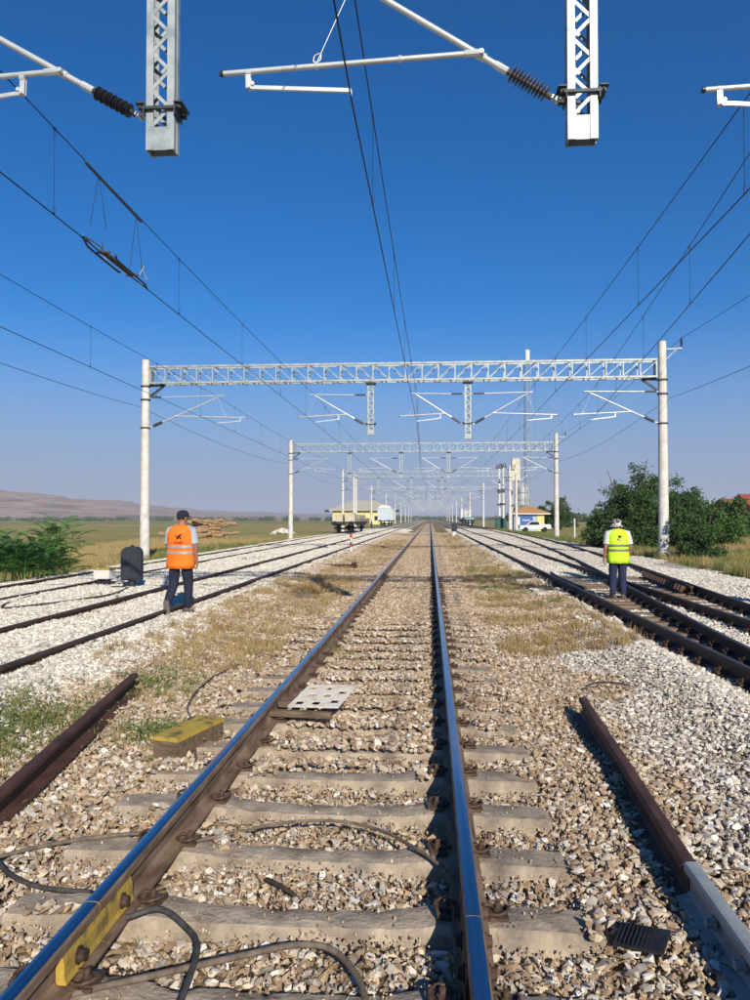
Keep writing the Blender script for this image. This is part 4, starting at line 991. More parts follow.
# ------------------------------------------------------------ wagons
m_frame = mat('wagon_frame_dark', S('3a3c3d'), S('2a2c2d'), 4, .8)
m_wheel = mat('wheel_steel', S('4c4844'), S('35322f'), 6, .6, .4)
m_cream = mat('cream_panel', S('c9bfa3'), S('b3a98f'), 3, .8)
m_paleb = mat('wagon_pale_blue', S('b9c6cc'), S('a3b1b8'), 2, .7)
m_teal = mat('load_teal', S('7fa3a8'), S('5f868d'), 2, .7)
m_tank = mat('wagon_white', S('d5d6d0'), S('bdbfba'), 2, .7)
def bogie_wheels(P, ys):
    for yb in ys:
        for dy in (-.9, .9):
            for sx in (-1, 1):
                x = sx*.75
                MB().lathe((x-.06, yb+dy, .46), (x+1, yb+dy, .46), [(0, .46), (.12, .46), (.121, .3), (.14, .3), (.141, .12), (.16, .12)], 20).build('wheel', m_wheel, P)
            MB().tube([(-.8, yb+dy, .46), (.8, yb+dy, .46)], .08, 8).build('axle', m_wheel, P)
        for sx in (-1, 1): MB().box((sx*1.0, yb, .52), (.12, 2.7, .26)).build('bogie_frame', m_frame, P)
def buffers(P, y, d, z=1.05):
    for sx in (-1, 1): MB().lathe((sx*.87, y, z), (sx*.87, y+d, z), [(0, .1), (.35, .1), (.351, .24), (.42, .24)], 14).build('buffer', m_frame, P)
def flat_wagon(label, loc, L_, loads, lm):
    P = thing('flat_wagon', label, 'wagon', loc)
    MB().box((0, L_/2, 1.08), (2.6, L_, .26)).build('deck', m_frame, P)
    for sx in (-1, 1): MB().box((sx*1.2, L_/2, .86), (.12, L_-4, .22)).build('side_sill', m_frame, P)
    bogie_wheels(P, (2.2, L_-2.2)); buffers(P, 0, -1); buffers(P, L_, 1)
    for (x, y, w_, l_, h) in loads:
        o = MB().box((x, y, 1.215+h/2), (w_, l_, h)).build('load_panel', lm, P)
        for q in (-.35, .35): MB().box((x, y+q*l_, 1.22+h/2), (w_+.05, .08, h+.02)).build('strap', m_frame, o)
    for y in np.arange(.6, L_, 2.4):
        for sx in (-1, 1): MB().box((sx*1.33, y, 1.3), (.06, .1, .5)).build('stanchion', m_frame, P)
    return P
flat_wagon('flat wagon with cream panels standing on the outermost left track', (XL2-.0, 79.5, ZL2), 15, [(-.65, 1.2, 1.1, 1.6, .75), (.65, 1.2, 1.1, 1.6, .8), (-.65, 3.6, 1.1, 1.6, .7), (.65, 3.6, 1.1, 1.6, .72), (-.65, 6.4, 1.1, 2, .75), (.65, 6.4, 1.1, 2, .7), (0, 10, 2.3, 3, .7), (0, 13, 2.3, 2, .75)], m_cream)
vw = thing('covered_wagon', 'pale blue covered wagon with rounded roof behind the cream-loaded flat wagon', 'wagon', (XL2, 152, ZL2))
MB().box((0, 7, 2.35), (2.7, 13.6, 2.4)).build('body', m_paleb, vw)
MB().prism([(-1.42, 3.56), (1.42, 3.56), (1.1, 3.95), (.6, 4.2), (0, 4.28), (-.6, 4.2), (-1.1, 3.95)], .1, 13.9).build('roof', m_tank, vw)
MB().box((0, 7, 1.05), (2.6, 13.9, .18)).build('underframe', m_frame, vw); bogie_wheels(vw, (2.2, 11.8)); buffers(vw, 0, -1)
for x in (-1.33, -.45, .45, 1.33): MB().box((x, .17, 2.35), (.08, .06, 2.3)).build('rib', m_tank, vw)
for y in np.arange(1, 13.6, 1.4): MB().box((1.37, y, 2.35), (.05, .08, 2.3)).build('rib', m_tank, vw)
MB().box((1.38, 7, 2.3), (.06, 2.4, 2.2)).build('sliding_door', m_tank, vw)
wr_ = flat_wagon('long flat wagon with teal loads and white cabin on the outer right track', (XR1+4.62, 168, ZR), 22, [(0, 1.6, 2.2, 2, .5), (0, 4.6, 2.2, 2, .5), (0, 8, 2.2, 2.4, .6), (0, 12, 2.2, 2.4, .5)], m_teal)
MB().box((0, 18.5, 2.5), (2.5, 5, 2.5)).build('cabin', m_tank, wr_)
MB().box((0, 18.5, 3.79), (2.65, 5.2, .08)).build('cabin_roof', m_white, wr_)

# ------------------------------------------------------------ buildings
m_ywall = mat('yellow_render', S('e0d292'), S('cebf80'), 1.5, .9)
m_beige_roof = mat('pale_tile_roof', S('b5aea2'), S('a09a8e'), 2, .9, bump=.3)
m_redroof = mat('red_tile_roof', S('a5563f'), S('87442f'), 3, .9, bump=.3)
m_orange_roof = mat('orange_tile_roof', S('b98a5c'), S('a0724a'), 3, .9, bump=.3)
m_blue = mat('blue_sign_panel', S('3d63a8'), S('34579a'), 1.5, .6)
m_lblue = mat('pale_blue_wall', S('a9bfcc'), S('95adbb'), 1.5, .8)
m_glass = mat('dark_window_glass', S('2b3036'), S('1e2227'), 3, .12, spec=.6)
m_wwall = mat('white_render', S('ded9cd'), S('c9c3b6'), 1.2, .9)
m_green_box = mat('green_cabinet', S('2f5a50'), S('254840'), 3, .7)
def hip_roof(P, cx, cy, w_, d, z, h, over, mt, ridge=.4, name='roof'):
    a, b = w_/2+over, d/2+over; r = max(0, (w_-d)/2*ridge*2) if w_ > d else 0; r2 = 0 if w_ > d else (d-w_)/2*ridge*2
    vs = [(cx-a, cy-b, z), (cx+a, cy-b, z), (cx+a, cy+b, z), (cx-a, cy+b, z), (cx-r-.01, cy-r2-.01, z+h), (cx+r+.01, cy-r2-.01, z+h), (cx+r+.01, cy+r2+.01, z+h), (cx-r-.01, cy+r2+.01, z+h)]
    o = MB().add(vs, [(0, 3, 2, 1), (0, 1, 5, 4), (1, 2, 6, 5), (2, 3, 7, 6), (3, 0, 4, 7), (4, 5, 6, 7)]).build(name, mt, P)
    MB().box((cx, cy, z-.1), (2*a, 2*b, .18)).build('eaves', m_wwall, o); return o
def window(P, x, y, z, w_, h, mt=None):
    f = MB().box((x, y-.03, z), (w_+.16, .06, h+.16)).build('window', m_wwall, P)
    MB().box((x, y-.07, z), (w_, .03, h)).build('pane', m_glass, f); MB().box((x, y-.09, z-h/2-.1), (w_+.25, .12, .06)).build('sill', m_wwall, f); return f
sb = thing('station_building', 'yellow depot building with broad pale roof behind the left wagons', 'building', (-25.4, 286, -1.0))
MB().box((0, 6, 2.7), (22.5, 14, 5.6)).build('wall', m_ywall, sb); hip_roof(sb, 0, 6, 22.5, 14, 5.75, 3.7, 1.8, m_beige_roof, .5)
for x in (-8.4, -5, -1.6, 5.2, 8.4): window(sb, x, -1, 2.6, 1.3, 1.6)
MB().box((2, -1.04, 1.3), (1.5, .08, 2.6)).build('door', m_timber, sb)
for sx in (-1, 1): MB().box((sx*13.2, -2.6, 5.3), (1.6, .5, .9)).build('eaves_sign', m_navy, sb)
bo = thing('trackside_booth', 'small yellow and blue booth with tiled roof beyond the right tracks', 'building', (15.9, 121, -.5))
MB().box((-.4, 2, 1.35), (4.6, 4, 2.7)).build('wall', m_lblue, bo); MB().box((1.93, 2, 1.35), (.1, 4.02, 2.7)).build('side_wall', m_ywall, bo); MB().box((1.4, -.04, 1.35), (1.1, .1, 2.68)).build('corner_panel', m_ywall, bo)
hip_roof(bo, -.2, 2, 5, 4, 2.85, 1.15, .6, m_orange_roof, .4)
sg = MB().box((-.75, -.1, 1.45), (1.9, .12, 1.9)).build('sign_panel', m_blue, bo)
for k, (x, w_) in enumerate(((-1.3, .22), (-1.0, .22), (-.7, .22), (-.4, .22))): MB().box((x, -.17, 1.75), (w_, .02, .22)).build('letter_block', m_white, sg)
MB().box((-2.15, -.08, 1.5), (.7, .1, 1.0)).build('window', m_wwall, bo)
# white pickup in front of the booth
m_car = mat('white_car_paint', S('dcdcd8'), S('cfcfcb'), 2, .3, spec=.6); m_tyre = mat('tyre', S('262626'), S('1c1c1c'), 10, .85)
pk = thing('pickup_truck', 'white pickup truck parked in front of the booth', 'car', (15.5, 114.5, -.47))
MB().prism([(-2.3, .45), (2.3, .45), (2.3, .95), (.75, 1.0), (-.0, 1.0), (-2.2, .95)], -.85, .85).build('body', m_car, pk)
cb = MB().prism([(-1.25, 1.0), (.75, 1.0), (.6, 1.55), (-.65, 1.6)], -.75, .75).build('cab', m_car, pk)
for sy in (-1, 1): MB().prism([(-1.05, 1.03), (.62, 1.03), (.5, 1.48), (-.6, 1.5)], sy*.755-.005, sy*.755+.005).build('side_window', m_glass, cb)
MB().box((1.5, 0, 1.03), (1.5, 1.6, .18)).build('cargo_bed', m_car, pk)
for x in (-1.4, 1.4):
    for sy in (-1, 1):
        wh = MB().lathe((x, sy*.72, .36), (x, sy*10, .36), [(0, .36), (.2, .36), (.201, .2), (.21, .2)], 16).build('wheel', m_tyre, pk)
MB().box((-2.3, -.5, .78), (.06, .3, .16)).build('headlight', m_glass, pk); MB().box((-2.3, .5, .78), (.06, .3, .16)).build('headlight', m_glass, pk)
cbn = thing('equipment_cabinet', 'dark green equipment cabinet at the foot of the pole cluster', 'cabinet', (10.0, 109, -.4))
MB().box((0, 0, .95), (1.5, .9, 1.9)).build('body', m_green_box, cbn); MB().box((0, 0, 1.93), (1.65, 1.05, .06)).build('lid', m_green_box, cbn)
for sx in (-1, 1): MB().box((sx*.37, -.46, .95), (.68, .03, 1.7)).build('door', m_green_box, cbn)
# poles with switchgear near the third gantry
for i, (x, y, h, lab) in enumerate(((10.1, 112, 9.7, 'leftmost concrete pole with dark switchgear beside the green cabinet'), (10.75, 113, 9.9, 'second concrete pole with switchgear in the cluster before the silo'), (11.5, 109, 9.2, 'middle concrete pole of the cluster in front of the silo'), (12.1, 108, 8.4, 'rightmost concrete pole of the cluster in front of the silo'))):
    p = thing('switch_pole', lab, 'pole', (x, y, -.5), 0, 'poles clustered in front of the silo')
    MB().tube([(0, 0, 0), (0, 0, h/2), (0, 0, h)], [.2, .18, .16], 14).build('shaft', m_mast, p)
    if i < 3:
        MB().box((0, 0, h-.3), (1.0, .5, .12)).build('crossarm', m_dark_steel, p)
        for q in (-.35, 0, .35): insulator((q, -.2, h-.25), (q, -.2, h+.3), .1, 5).build('insulator', m_ins_d, p)
        MB().box((-.05, -.22, h*.62), (.5, .3, .5)).build('switch_box', m_dark_steel, p); MB().box((0, -.2, h*.42), (.9, .25, .16)).build('crossarm', m_dark_steel, p)
for i, (x, y, h, lab) in enumerate(((-11.75, 117, 9.0, 'concrete anchor pole standing behind the cream-loaded flat wagon'), (-12.1, 124, 9.2, 'second slim anchor pole behind the cream-loaded flat wagon'))):
    p = thing('anchor_pole', lab, 'pole', (x, y, -.6), 0, 'anchor poles by the left wagons'); MB().tube([(0, 0, 0), (0, 0, h/2), (0, 0, h)], [.2, .18, .16], 14).build('shaft', m_mast, p); MB().box((0, 0, h-.4), (.5, .45, .1)).build('band', m_dark_steel, p)
# silos
m_silo = mat('silo_steel', S('c3c6c4'), S('a2a6a6'), 1.2, .5, .3); m_silo2 = mat('silo_cream', S('d2cdb8'), S('bdb7a2'), 1.2, .8)
so_ = thing('silo', 'grey steel silo on legs behind the small booth', 'silo', (19.9, 165, -.6))
MB().lathe((0, 0, 3.4), (0, 0, 99), [(0, .35), (1.6, 1.45), (5.4, 1.45), (6.1, .6), (6.4, .3)], 24).build('tank', m_silo, so_)
for sx in (-1, 1):
    for sy in (-1, 1): MB().bar((sx*1.05, sy*1.05, 0), (sx*1.05, sy*1.05, 5.4), .14, .14).build('leg', m_galv_d, so_)
for z in (.8, 2.6):
    for sy in (-1, 1): MB().bar((-1.1, sy*1.1, z), (1.1, sy*1.1, z+1.5), .08, .08).build('brace', m_galv_d, so_)
MB().lathe((0, 0, 6.0), (0, 0, 9), [(0, 1.48), (.08, 1.48)], 24).build('hoop', m_dark_steel, so_); MB().lathe((0, 0, 7.6), (0, 0, 11), [(0, 1.48), (.08, 1.48)], 24).build('hoop', m_dark_steel, so_)
el = thing('grain_elevator', 'tall cream elevator box beside the grey silo', 'elevator', (18.4, 165, -.6))
MB().box((0, 0, 12.6), (1.7, 1.7, 4.6)).build('head_house', m_silo2, el); MB().box((0, 0, 15.0), (1.9, 1.9, .2)).build('roof', m_galv_d, el)
for sx in (-1, 1):
    for sy in (-1, 1): MB().bar((sx*.7, sy*.7, 0), (sx*.7, sy*.7, 10.3), .16, .16).build('leg', m_galv_d, el)
MB().box((.1, -.2, 5.3), (.5, .5, 10)).build('leg_casing', m_silo2, el); MB().bar((.8, 0, 10.2), (2.6, 0, 11.6), .3, .3).build('spout', m_galv_d, el)
# lattice radio mast
rm = thing('radio_mast', 'tall lattice radio mast with white antenna beyond the right gantry', 'mast', (19.3, 152, -.6)); hM = 33.4
for k in range(3):
    a = k*2.094+.3; b = a+2.094; p = lambda a_, z, r=1: Vector((math.cos(a_)*.75*r, math.sin(a_)*.75*r, z))
    MB().tube([p(a, 0), p(a, hM)], .06, 6).build('leg', m_galv, rm); br = MB(); z = 0; q = 0
    while z < hM-1.2:
        br.bar(p(a if q % 2 else b, z), p(b if q % 2 else a, z+1.2), .045, .045); br.bar(p(a, z+1.2), p(b, z+1.2), .04, .04); z += 1.2; q += 1
    br.build('lattice', m_galv, rm)
MB().tube([(0, 0, hM), (0, 0, hM+2.6)], .06, 8).build('spike', m_galv, rm)
for k in range(3): a = k*2.094; MB().box((math.cos(a)*.28, math.sin(a)*.28, hM+1.0), (.36, .36, 2.3)).build('antenna', m_white, rm)
# houses at the right edge
def house(label, loc, rz, w_, d, h, rh, wm, rmt):
    P = thing('house', label, 'house', loc, rz); MB().box((0, d/2, h/2), (w_, d, h)).build('wall', wm, P)
    o = MB().prism([(-w_/2-.5, h), (w_/2+.5, h), (0, h+rh)], -.5, d+.5).build('roof', rmt, P); MB().box((w_*.2, d*.5, h+rh*.75), (.6, .6, rh)).build('chimney', m_wwall, o)
    for x in (-w_*.27, w_*.27): window(P, x, 0, h*.55, 1.2, 1.3)
    MB().box((0, -.04, 1.05), (1.0, .1, 2.1)).build('door', m_timber, P); return P
house('dark-walled house with red tiled roof at the right edge', (53, 108, -.7), R(88), 11, 10, 3.2, 2.4, mat('dark_wall', S('6a5a4c'), S('55483d'), 1.5, .9), m_redroof)
house('white house with red roof showing above the right bushes', (64, 172, -.7), R(-70), 9, 9, 4.6, 2.0, m_wwall, m_redroof)
for i, (x, y, h) in enumerate(((12.4, 66.5, 2.1), (20.4, 62, 1.3))):
    p = thing('white_stake', ['slim white post beside the second right concrete pole', 'small white stake in the dry grass at right'][i], 'post', (x, y, -.6)); MB().tube([(0, 0, 0), (0, 0, h)], [.08, .07], 10).build('shaft', m_white, p); MB().lathe((0, 0, h), (0, 0, h+1), [(0, .085), (.05, .07), (.08, .02)], 10).build('cap', m_red, p)

# ------------------------------------------------------------ timber heap
m_log = mat('cut_timber', S('b0916a'), S('7f6648'), 4, .9, c3=S('9a7d59'), bump=.2)
rl = random.Random(5)
for i in range(26):
    L_ = rl.uniform(2.0, 4.2); lay = 0 if i < 12 else (1 if i < 20 else 2)
    x = -24.2+rl.uniform(-3.2, 3.0)*(1-.27*lay)+(.8 if lay else 0); y = 78+rl.uniform(-1.5, 1.5); z = -.75+.12+lay*.62+rl.uniform(0, .45)
    a = rl.gauss(0, .25); t_ = rl.gauss(0, .12); r = rl.uniform(.14, .26)
    dx, dz = math.cos(t_)*L_/2, math.sin(t_)*L_/2
    mb = MB(); mb.tube([(-dx, -math.sin(a)*L_/2, -dz), (0, 0, .03), (dx, math.sin(a)*L_/2, dz)], [r, r*.95, r*.85], 9)
    tag(mb.build('log', m_log, None, (x, y, z+.12)), ['bare log low in the timber heap on the left field', 'pale log in the middle of the timber heap on the left field', 'log on top of the timber heap on the left field'][lay], 'log', ['logs at the bottom of the heap', 'logs in the middle of the heap', 'logs on top of the heap'][lay])
rh = MB()
for i in range(60):
    V_, F_ = STONES[rl.randrange(16)]; s = rl.uniform(.35, .8); c = Vector((rl.gauss(0, .9), rl.gauss(0, .8), 0)); c.z = max(0, .8-c.length*.45)
    rh.add([Vector(v)*s+c for v in V_], F_)
tag(rh.build('rubble_heap', m_stone_grey, None, (-21.5, 110, -.8)), 'white rubble heap in the left field near the second pole', 'heap', kind='stuff')

# ------------------------------------------------------------ vegetation
def leaves_mesh(name, P_, N_, sz, mt, seed=0, asp=.5):
    r = np.random.default_rng(seed); n = len(P_); P_ = np.asarray(P_); d = r.normal(size=(n, 3)); d /= np.linalg.norm(d, axis=1)[:, None]
    d = d+np.asarray(N_)*.6; d /= np.linalg.norm(d, axis=1)[:, None]
    s = r.normal(size=(n, 3)); s -= d*(s*d).sum(1)[:, None]; s /= np.linalg.norm(s, axis=1)[:, None]; nn = np.cross(d, s)
    L_ = (np.asarray(sz)*r.uniform(.7, 1.3, n))[:, None]; W = L_*asp
    v = np.stack([P_, P_+d*L_*.5+s*W*.5+nn*W*.15, P_+d*L_, P_+d*L_*.5-s*W*.5+nn*W*.15], 1).reshape(-1, 3)
    f = (np.arange(n)*4)[:, None]+np.array([0, 1, 2, 3])
    me = bpy.data.meshes.new(name); me.from_pydata(v.tolist(), [], f.tolist()); me.materials.append(mt); return me
m_leaf = mat('leaf_dark_green', S('4f6a34'), S('35502a'), 3, .6, island=.8, c3=S('435d2d'), trans=.25, spec=.3)
m_leaf2 = mat('leaf_mid_green', S('5f7a3a'), S('40602c'), 3, .6, island=.8, trans=.25, spec=.3)
m_leaf_far = mat('leaf_far', S('556541'), S('3d5034'), 2, .8, island=.7, spec=.2)
m_bark = mat('bark', S('6f6150'), S('4f4438'), 6, .95, bump=.3)
m_ail = mat('pinnate_leaf', S('5f8c40'), S('447236'), 3, .55, island=.7, trans=.25, spec=.35)
def tree(name, label, loc, h, rx, ry, n_cl, n_lf, lsz, mt, seed, group=None, base=.05, stems=3, low=.12):
    r = np.random.default_rng(seed); T = thing(name, label, 'tree' if name == 'tree' else 'shrub', loc, 0, group)
    mb = MB(); P_ = []; N_ = []; nb = max(5, n_cl//3)
    for i in range(nb):
        az = r.uniform(0, 6.283); el = math.asin(r.uniform(low*.6, .98)); k = r.uniform(.55, 1.08)
        tip = Vector((math.cos(az)*math.cos(el)*rx*k, math.sin(az)*math.cos(el)*ry*k, h*(.10+.90*math.sin(el))*k))
        b0 = Vector((r.uniform(-.15, .15)*rx*(stems > 1), r.uniform(-.15, .15)*ry*(stems > 1), 0)); m_ = b0.lerp(tip, .5)+Vector((0, 0, h*.07))
        path = smooth_path([b0, m_, tip], 4); mb.tube(path, [base*(1-.85*t_) for t_ in np.linspace(0, 1, len(path))], 5)
        for q in range(5):
            t_ = r.uniform(.3, 1.0); j = min(len(path)-1, int(t_*(len(path)-1))); p0 = path[j]
            d_ = Vector((r.normal(), r.normal(), r.normal()*.5+.35)).normalized(); ln = rx*r.uniform(.2, .5)*(1.1-.4*t_); p1 = p0+d_*ln
            mb.tube([p0, p0.lerp(p1, .5)+Vector((0, 0, ln*.06)), p1], [base*.25, base*.18, base*.06], 4)
            kk = int(n_lf/nb/5*r.uniform(.5, 1.5)); u = r.uniform(.1, 1.08, kk)[:, None]
            sp__ = rx*r.uniform(.05, .10)*(1.2-.6*u)
            pp = np.array(p0)*(1-u)+np.array(p1)*u+r.normal(size=(kk, 3))*sp__; P_.append(pp); N_.append(np.tile(np.array(d_)*.6+np.array([0, 0, -.15]), (kk, 1)))
    mb.build('trunk', m_bark, T)
    P_ = np.concatenate(P_); P_[:, 2] = np.maximum(P_[:, 2], .03)
    put('crown', leaves_mesh('crown', P_, np.concatenate(N_), np.full(len(P_), lsz), mt, seed), T); return T
tree('tree', 'bushy dark green tree just left of the right concrete pole', (11.2, 42.5, -.45), 5.2, 2.7, 2.3, 130, 24000, .17, m_leaf, 1, base=.09)
tree('shrub', 'leafy shrub at the foot of the right concrete pole', (10.6, 31.0, -.4), 2.9, 1.15, .9, 75, 5200, .13, m_leaf, 2, base=.04)
tree('shrub', 'dark green bush filling the gap right of the right concrete pole', (15.6, 49, -.5), 4.7, 2.6, 2.0, 100, 16000, .18, m_leaf, 3, base=.07)
tree('shrub', 'low dense bush left of the big right tree', (9.75, 44.5, -.3), 2.3, 1.1, 1.2, 36, 4200, .14, m_leaf2, 4, base=.04)
tree('shrub', 'round bush farther right behind the thin sapling', (19.8, 54, -.5), 4.2, 2.6, 2.0, 90, 13000, .2, m_leaf2, 5, base=.07)
tree('shrub', 'thin weedy sapling in the grass right of the shrub', (13.6, 30.5, -.45), 1.7, .45, .4, 18, 260, .12, m_leaf2, 6, base=.02)
tree('shrub', 'wide olive hedge bush below the red-roofed house', (31.5, 86, -.7), 2.9, 4.2, 2.2, 66, 8000, .28, m_leaf2, 7, base=.08)
tree('shrub', 'dark hedge bush farther right by the red-roofed house', (38.5, 90, -.7), 2.2, 3.6, 2.0, 54, 7000, .28, m_leaf, 8, base=.08)
tree('tree', 'round tree behind the booth and silo', (22.5, 137, -.6), 7.0, 3.4, 3.0, 50, 8000, .36, m_leaf, 9, base=.14, low=.25)
tree('tree', 'broad tree right of the booth beyond the second pole', (29.5, 128, -.6), 5.2, 4.0, 3.2, 55, 8000, .36, m_leaf, 10, base=.14)
tree('tree', 'purplish bare-topped bush left of the big right tree', (27, 100, -.6), 4.6, 2.3, 2.2, 40, 3200, .22, mat('leaf_dry', S('7d7465'), S('5c5648'), 3, .8, island=.7), 11, base=.06)
rt_ = random.Random(3)
spots = [(38, 150), (46, 165), (58, 150), (70, 175), (84, 190), (97, 170), (52, 205), (33, 185), (110, 215), (126, 205), (26, 240), (40, 260), (60, 280)]
words = ['directly right of the booth', 'second right of the booth', 'third right of the booth', 'near the white house', 'right of the white house', 'at the far right edge', 'between booth and white house', 'just behind the silo', 'beyond the red-roofed house', 'outermost right', 'left behind the silo', 'far behind the booth', 'deep behind the white house']
for i, (x, y) in enumerate(spots):
    tree('tree', 'distant dark tree on the right horizon, ' + words[i], (x, y, -.8), rt_.uniform(4.5, 7), rt_.uniform(3.5, 6), 3.5, 36, 3600, .5, m_leaf_far, 40+i, 'trees on the right horizon', base=.15)
# far belts of trees that read as one mass
def belt(label, x0, x1, y0, y1, n, h, seed, mt):
    r = np.random.default_rng(seed); P_ = []
    xs = r.uniform(x0, x1, n)
    for x in xs:
        y = r.uniform(y0, y1); hh = h*r.uniform(.4, 1.0); k = 90
        q = r.normal(size=(k, 3)); P_.append(np.array([x, y, -1+hh*.5])+q*np.array([hh*.7, hh*.6, hh*.3]))
    P_ = np.concatenate(P_); P_[:, 2] = np.maximum(P_[:, 2], -.9)
    tag(put('distant_trees', leaves_mesh('distant_trees', P_, np.zeros_like(P_), np.full(len(P_), h*.28), mt, seed, .8)), label, 'trees', kind='stuff')
belt('low green belt of trees under the left hills', -1000, -60, 760, 900, 260, 5.0, 71, m_leaf_far)
belt('dark belt of trees closing the right horizon', 60, 620, 420, 520, 200, 7.0, 72, m_leaf_far)
belt('thin distant tree belt at the end of the tracks', -60, 120, 950, 1100, 50, 6.0, 73, m_leaf_far)
# pinnate shrubs at the left
def frond_mesh(seed, L_=.75):
    r = np.random.default_rng(seed); mb = MB(); pts = [Vector((0, 0, 0)), Vector((L_*.4, 0, L_*.16)), Vector((L_*.75, 0, L_*.16)), Vector((L_, 0, L_*.04))]
    path = smooth_path(pts, 5); mb.tube(path, [.006-.004*i/(len(path)-1) for i in range(len(path))], 4)
    for i in range(3, len(path)):
        p = path[i]; l = .16*(1-.45*i/len(path))
        for s in (-1, 1):
            d = Vector((.35, s*1, -.25+r.uniform(-.15, .1))).normalized(); u = Vector((1, 0, 0)); u = (u-d*u.dot(d)).normalized(); w_ = .022
            mb.add([p, p+d*l*.4+u*w_, p+d*l, p+d*l*.4-u*w_], [(0, 1, 2, 3)])
    return mb.mesh('frond', m_ail)
FR = [frond_mesh(i) for i in range(4)]
def frond_shrub(label, loc, stems, seed, h=1.5, spread=.5, fl=1.0):
    r = random.Random(seed); T = thing('shrub', label, 'shrub', loc); st = MB()
    V = []; 
    for i in range(stems):
        b = Vector((r.uniform(-spread, spread), r.uniform(-spread, spread), 0)); lean = Vector((r.gauss(0, .16), r.gauss(0, .16), 1)); hh = h*r.uniform(.55, 1); tp = b+lean*hh*.8
        st.tube([b, b.lerp(tp, .5)+Vector((.02, 0, 0)), tp], [.018, .014, .008], 5)
        for k in range(13):
            t_ = .25+.75*(k+.5)/13; p = b.lerp(tp, t_); sc_ = fl*r.uniform(.7, 1.1)*(1.05-.4*max(0, t_-.7))
            put('frond', FR[r.randrange(4)], T, p, (0, -(.15+.75*max(0, t_-.45)+r.uniform(-.2, .25)), k*2.4+r.uniform(-.3, .3)), (sc_, sc_, sc_))
    st.build('stem', m_ail, T); return T
frond_shrub('tall feathery-leaved green shrub beside the outermost left track', (-11.5, 22.6, -.25), 7, 1, 2.0, .3, 1.1)
frond_shrub('feathery green shrub cut by the left edge of the picture', (-11.9, 20.2, -.25), 13, 2, 1.35, .7)
frond_shrub('low feathery green shrub at the track edge in front of the tall one', (-11.1, 20.0, -.2), 9, 3, .95, .55, .9)
frond_shrub('leftmost feathery green shrub behind the one at the edge', (-13.4, 21.8, -.4), 10, 4, 1.7, .8)
frond_shrub('spreading feathery green shrub right of the tall one', (-11.2, 21.3, -.25), 8, 5, .95, .6, .9)

# grasses
def tuft_mesh(seed, mt, n=26, h=.22, sp=.10, lean=.5, w0=.004):
    r = random.Random(seed); mb = MB()
    for i in range(n):
        a = r.uniform(0, 6.283); b = Vector((r.gauss(0, sp*.5), r.gauss(0, sp*.5), 0)); hh = h*r.uniform(.5, 1.15); ln = r.uniform(.1, lean); d = Vector((math.cos(a), math.sin(a), 0)); s = Vector((-d.y, d.x, 0))*w0
        m_ = b+Vector((0, 0, hh*.6))+d*hh*ln*.35; t_ = b+Vector((0, 0, hh*(1-.3*ln)))+d*hh*ln
        mb.add([b-s, b+s, m_+s*.8, m_-s*.8, t_], [(0, 1, 2, 3), (3, 2, 4)])
    return mb.mesh('grass_tuft', mt)
m_dry = mat('dry_grass', S('c9b483'), S('9c8656'), 3, .9, island=.8, trans=.2, spec=.2, c3=S('b39c6a'))
m_dryb = mat('brown_dry_weed', S('a58460'), S('7d6044'), 3, .9, island=.8, trans=.15, spec=.2)
m_gr = mat('green_grass', S('8f9258'), S('667038'), 3, .8, island=.8, trans=.25, spec=.2)
def grass(name, label, pts, meshes, smin, smax, zf=None):
    pts = np.asarray(pts); n = len(pts); z = top(pts[:, 0], pts[:, 1])-.02; s = RNG.uniform(smin, smax, n)
    scatter(name, np.stack([pts[:, 0], pts[:, 1], z], -1), np.stack([RNG.uniform(-.1, .1, n), RNG.uniform(-.1, .1, n), RNG.uniform(0, 6.28, n)], -1), np.stack([s, s, s*RNG.uniform(.8, 1.2, n)], -1), RNG.integers(0, len(meshes), n), meshes, label, 'grass')
def cloud(n, x0, x1, y0, y1, thr=.5, sc_=1.2, seed=0):
    X = RNG.uniform(x0, x1, n); Y = RNG.uniform(y0, y1, n); k = (vnoise(X, Y, sc_, seed) > thr) & in_view(X, Y, 2); return np.stack([X[k], Y[k]], -1)
dryM = [tuft_mesh(i, m_dry) for i in range(4)]+[tuft_mesh(10+i, m_dryb, 18, .2, .12, .9) for i in range(3)]
grM = [tuft_mesh(20+i, m_gr, 30, .24, .1, .6, .005) for i in range(4)]
longM = [tuft_mesh(30+i, m_dry, 34, .5, .2, .45, .006) for i in range(4)]
D1 = np.concatenate([cloud(2100, -3.9, -1.9, 8.5, 22, .42, .5, 61), cloud(3000, -3.4, -1.7, 18, 60, .42, .8, 62), cloud(3000, 0.9, 2.8, 10, 25, .42, .7, 63), cloud(3200, .8, 2.6, 20, 80, .42, .9, 64), cloud(500, -1.2, .0, 14, 60, .62, .6, 65)])
grass('dry_grass', 'dry straw-coloured grass growing between the tracks', D1, dryM, .3, .85)
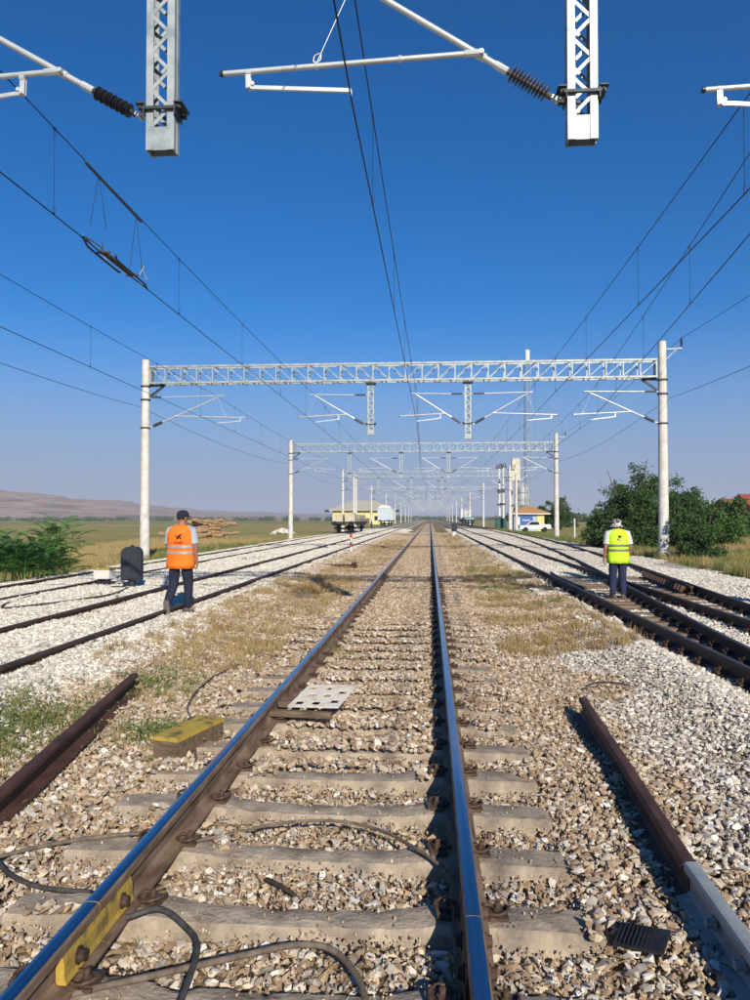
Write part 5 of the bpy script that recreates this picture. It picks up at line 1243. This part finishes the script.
G1 = np.concatenate([np.stack([RNG.normal(-3.35, .30, 120), RNG.normal(5.9, .5, 120)], -1), np.stack([RNG.normal(-2.2, .22, 60), RNG.normal(5.95, .2, 60)], -1), np.stack([RNG.normal(-2.75, .3, 70), RNG.normal(7.6, .45, 70)], -1),
    cloud(2000, 1.2, 2.6, 15, 27, .5, .8, 66), cloud(600, .9, 2.4, 26, 80, .55, 1.5, 67), cloud(160, -3.9, -2.4, 24, 37, .6, 1, 68), np.stack([RNG.normal(-4.0, .3, 50), RNG.normal(33, .8, 50)], -1), np.stack([RNG.normal(-7.2, .3, 40), RNG.normal(30, .9, 40)], -1),
    np.stack([RNG.normal(-1.0, .12, 26), RNG.normal(9.6, .2, 26)], -1), np.stack([RNG.normal(-6.9, .2, 14), RNG.normal(15.2, .3, 14)], -1), np.stack([RNG.normal(1.9, .3, 60), RNG.normal(45, 2.5, 60)], -1), cloud(500, -10.5, -5, 40, 90, .68, 2.5, 69)])
grass('green_grass', 'green weeds and grass tufts among the ballast', G1, grM+dryM[:4], .25, .6)
# loose dry straw and twigs on the stones
stM = []
for q in range(5):
    rr = random.Random(q); mb_ = MB(); L0 = rr.uniform(.08, .2); mb_.tube(smooth_path([(-L0/2, 0, 0), (-L0*.1, rr.uniform(-.02, .02), .008), (L0/2, rr.uniform(-.03, .03), 0)], 3), .0022, 4); stM.append(mb_.mesh('straw', m_dry if q < 3 else m_stick))
n = 700; X = RNG.uniform(-3.8, 2.4, n); Y = 2.2+RNG.random(n)**1.2*9; k = ~((np.abs(X-XC) < 1.45) & (np.abs((Y-SL_Y0+SL_DY/2) % SL_DY-SL_DY/2) < .2)) & (np.abs(np.abs(X-XC)-GH) > .15); X, Y = X[k], Y[k]; n = X.size
scatter('straw_litter', np.stack([X, Y, top(X, Y)+.018], -1), np.stack([RNG.uniform(-.25, .25, n), RNG.uniform(-.25, .25, n), RNG.uniform(0, 6.28, n)], -1), np.ones((n, 3)), RNG.integers(0, 5, n), stM, 'bits of dry straw and twig scattered on the stones', 'straw')
# creeping weed with small leaves on the near left
wp = np.concatenate([np.stack([RNG.normal(-3.4, .26, 2600), RNG.normal(5.85, .45, 2600), np.abs(RNG.normal(0, .06, 2600))], -1), np.stack([RNG.normal(-2.15, .2, 900), RNG.normal(6.0, .16, 900), np.abs(RNG.normal(0, .05, 900))], -1), np.stack([RNG.normal(-2.9, .25, 700), RNG.normal(7.9, .4, 700), np.abs(RNG.normal(0, .05, 700))], -1)])
wp[:, 2] += top(wp[:, 0], wp[:, 1])
tag(put('ground_weed', leaves_mesh('ground_weed', wp, np.tile([0, 0, .8], (len(wp), 1)), np.full(len(wp), .038), mat('weed_leaf', S('7f8a52'), S('566638'), 3, .8, island=.8, trans=.2, spec=.2), 5, .35)), 'small-leaved green weeds along the loose left rail', 'weeds', kind='stuff')
_c = cloud(9000, 7.8, 12.5, 16, 60, .2, 1.2, 86); _c = _c[_c[:, 0] > np.minimum(7.6+.05*_c[:, 1], 11.2)]
F1 = np.concatenate([_c[::2], cloud(9000, 10.6, 26, 22, 60, .25, 2, 81), cloud(7000, -28, -11.6, 22, 75, .3, 2, 82)])
grass('field_grass', 'tall dry grass on the fields beside the tracks', F1, longM, .35, .8)
F2 = np.concatenate([_c[1::4], cloud(2600, 10.4, 18, 20, 44, .45, 1.5, 83), cloud(1600, -17, -11.4, 24, 60, .55, 2, 84), cloud(900, 9, 14, 50, 110, .4, 2.5, 85)])
grass('field_grass', 'green grass patches along the track edges', F2, [tuft_mesh(50+i, m_gr, 34, .4, .2, .5, .006) for i in range(3)], .6, 1.2)

# ------------------------------------------------------------ summer haze in the air
hz = bpy.data.materials.new('haze_air'); hz.use_nodes = True; t_ = hz.node_tree; t_.nodes.remove(t_.nodes['Principled BSDF'])
pv = t_.nodes.new('ShaderNodeVolumePrincipled'); pv.inputs['Color'].default_value = (.86, .90, 1.0, 1); pv.inputs['Density'].default_value = .00022; pv.inputs['Anisotropy'].default_value = 0.0
t_.links.new(pv.outputs[0], t_.nodes['Material Output'].inputs['Volume'])
tag(MB().box((0, 3120, 67), (9000, 7000, 146)).build('haze', hz), 'thin pale summer haze over the whole plain', 'haze', kind='stuff')
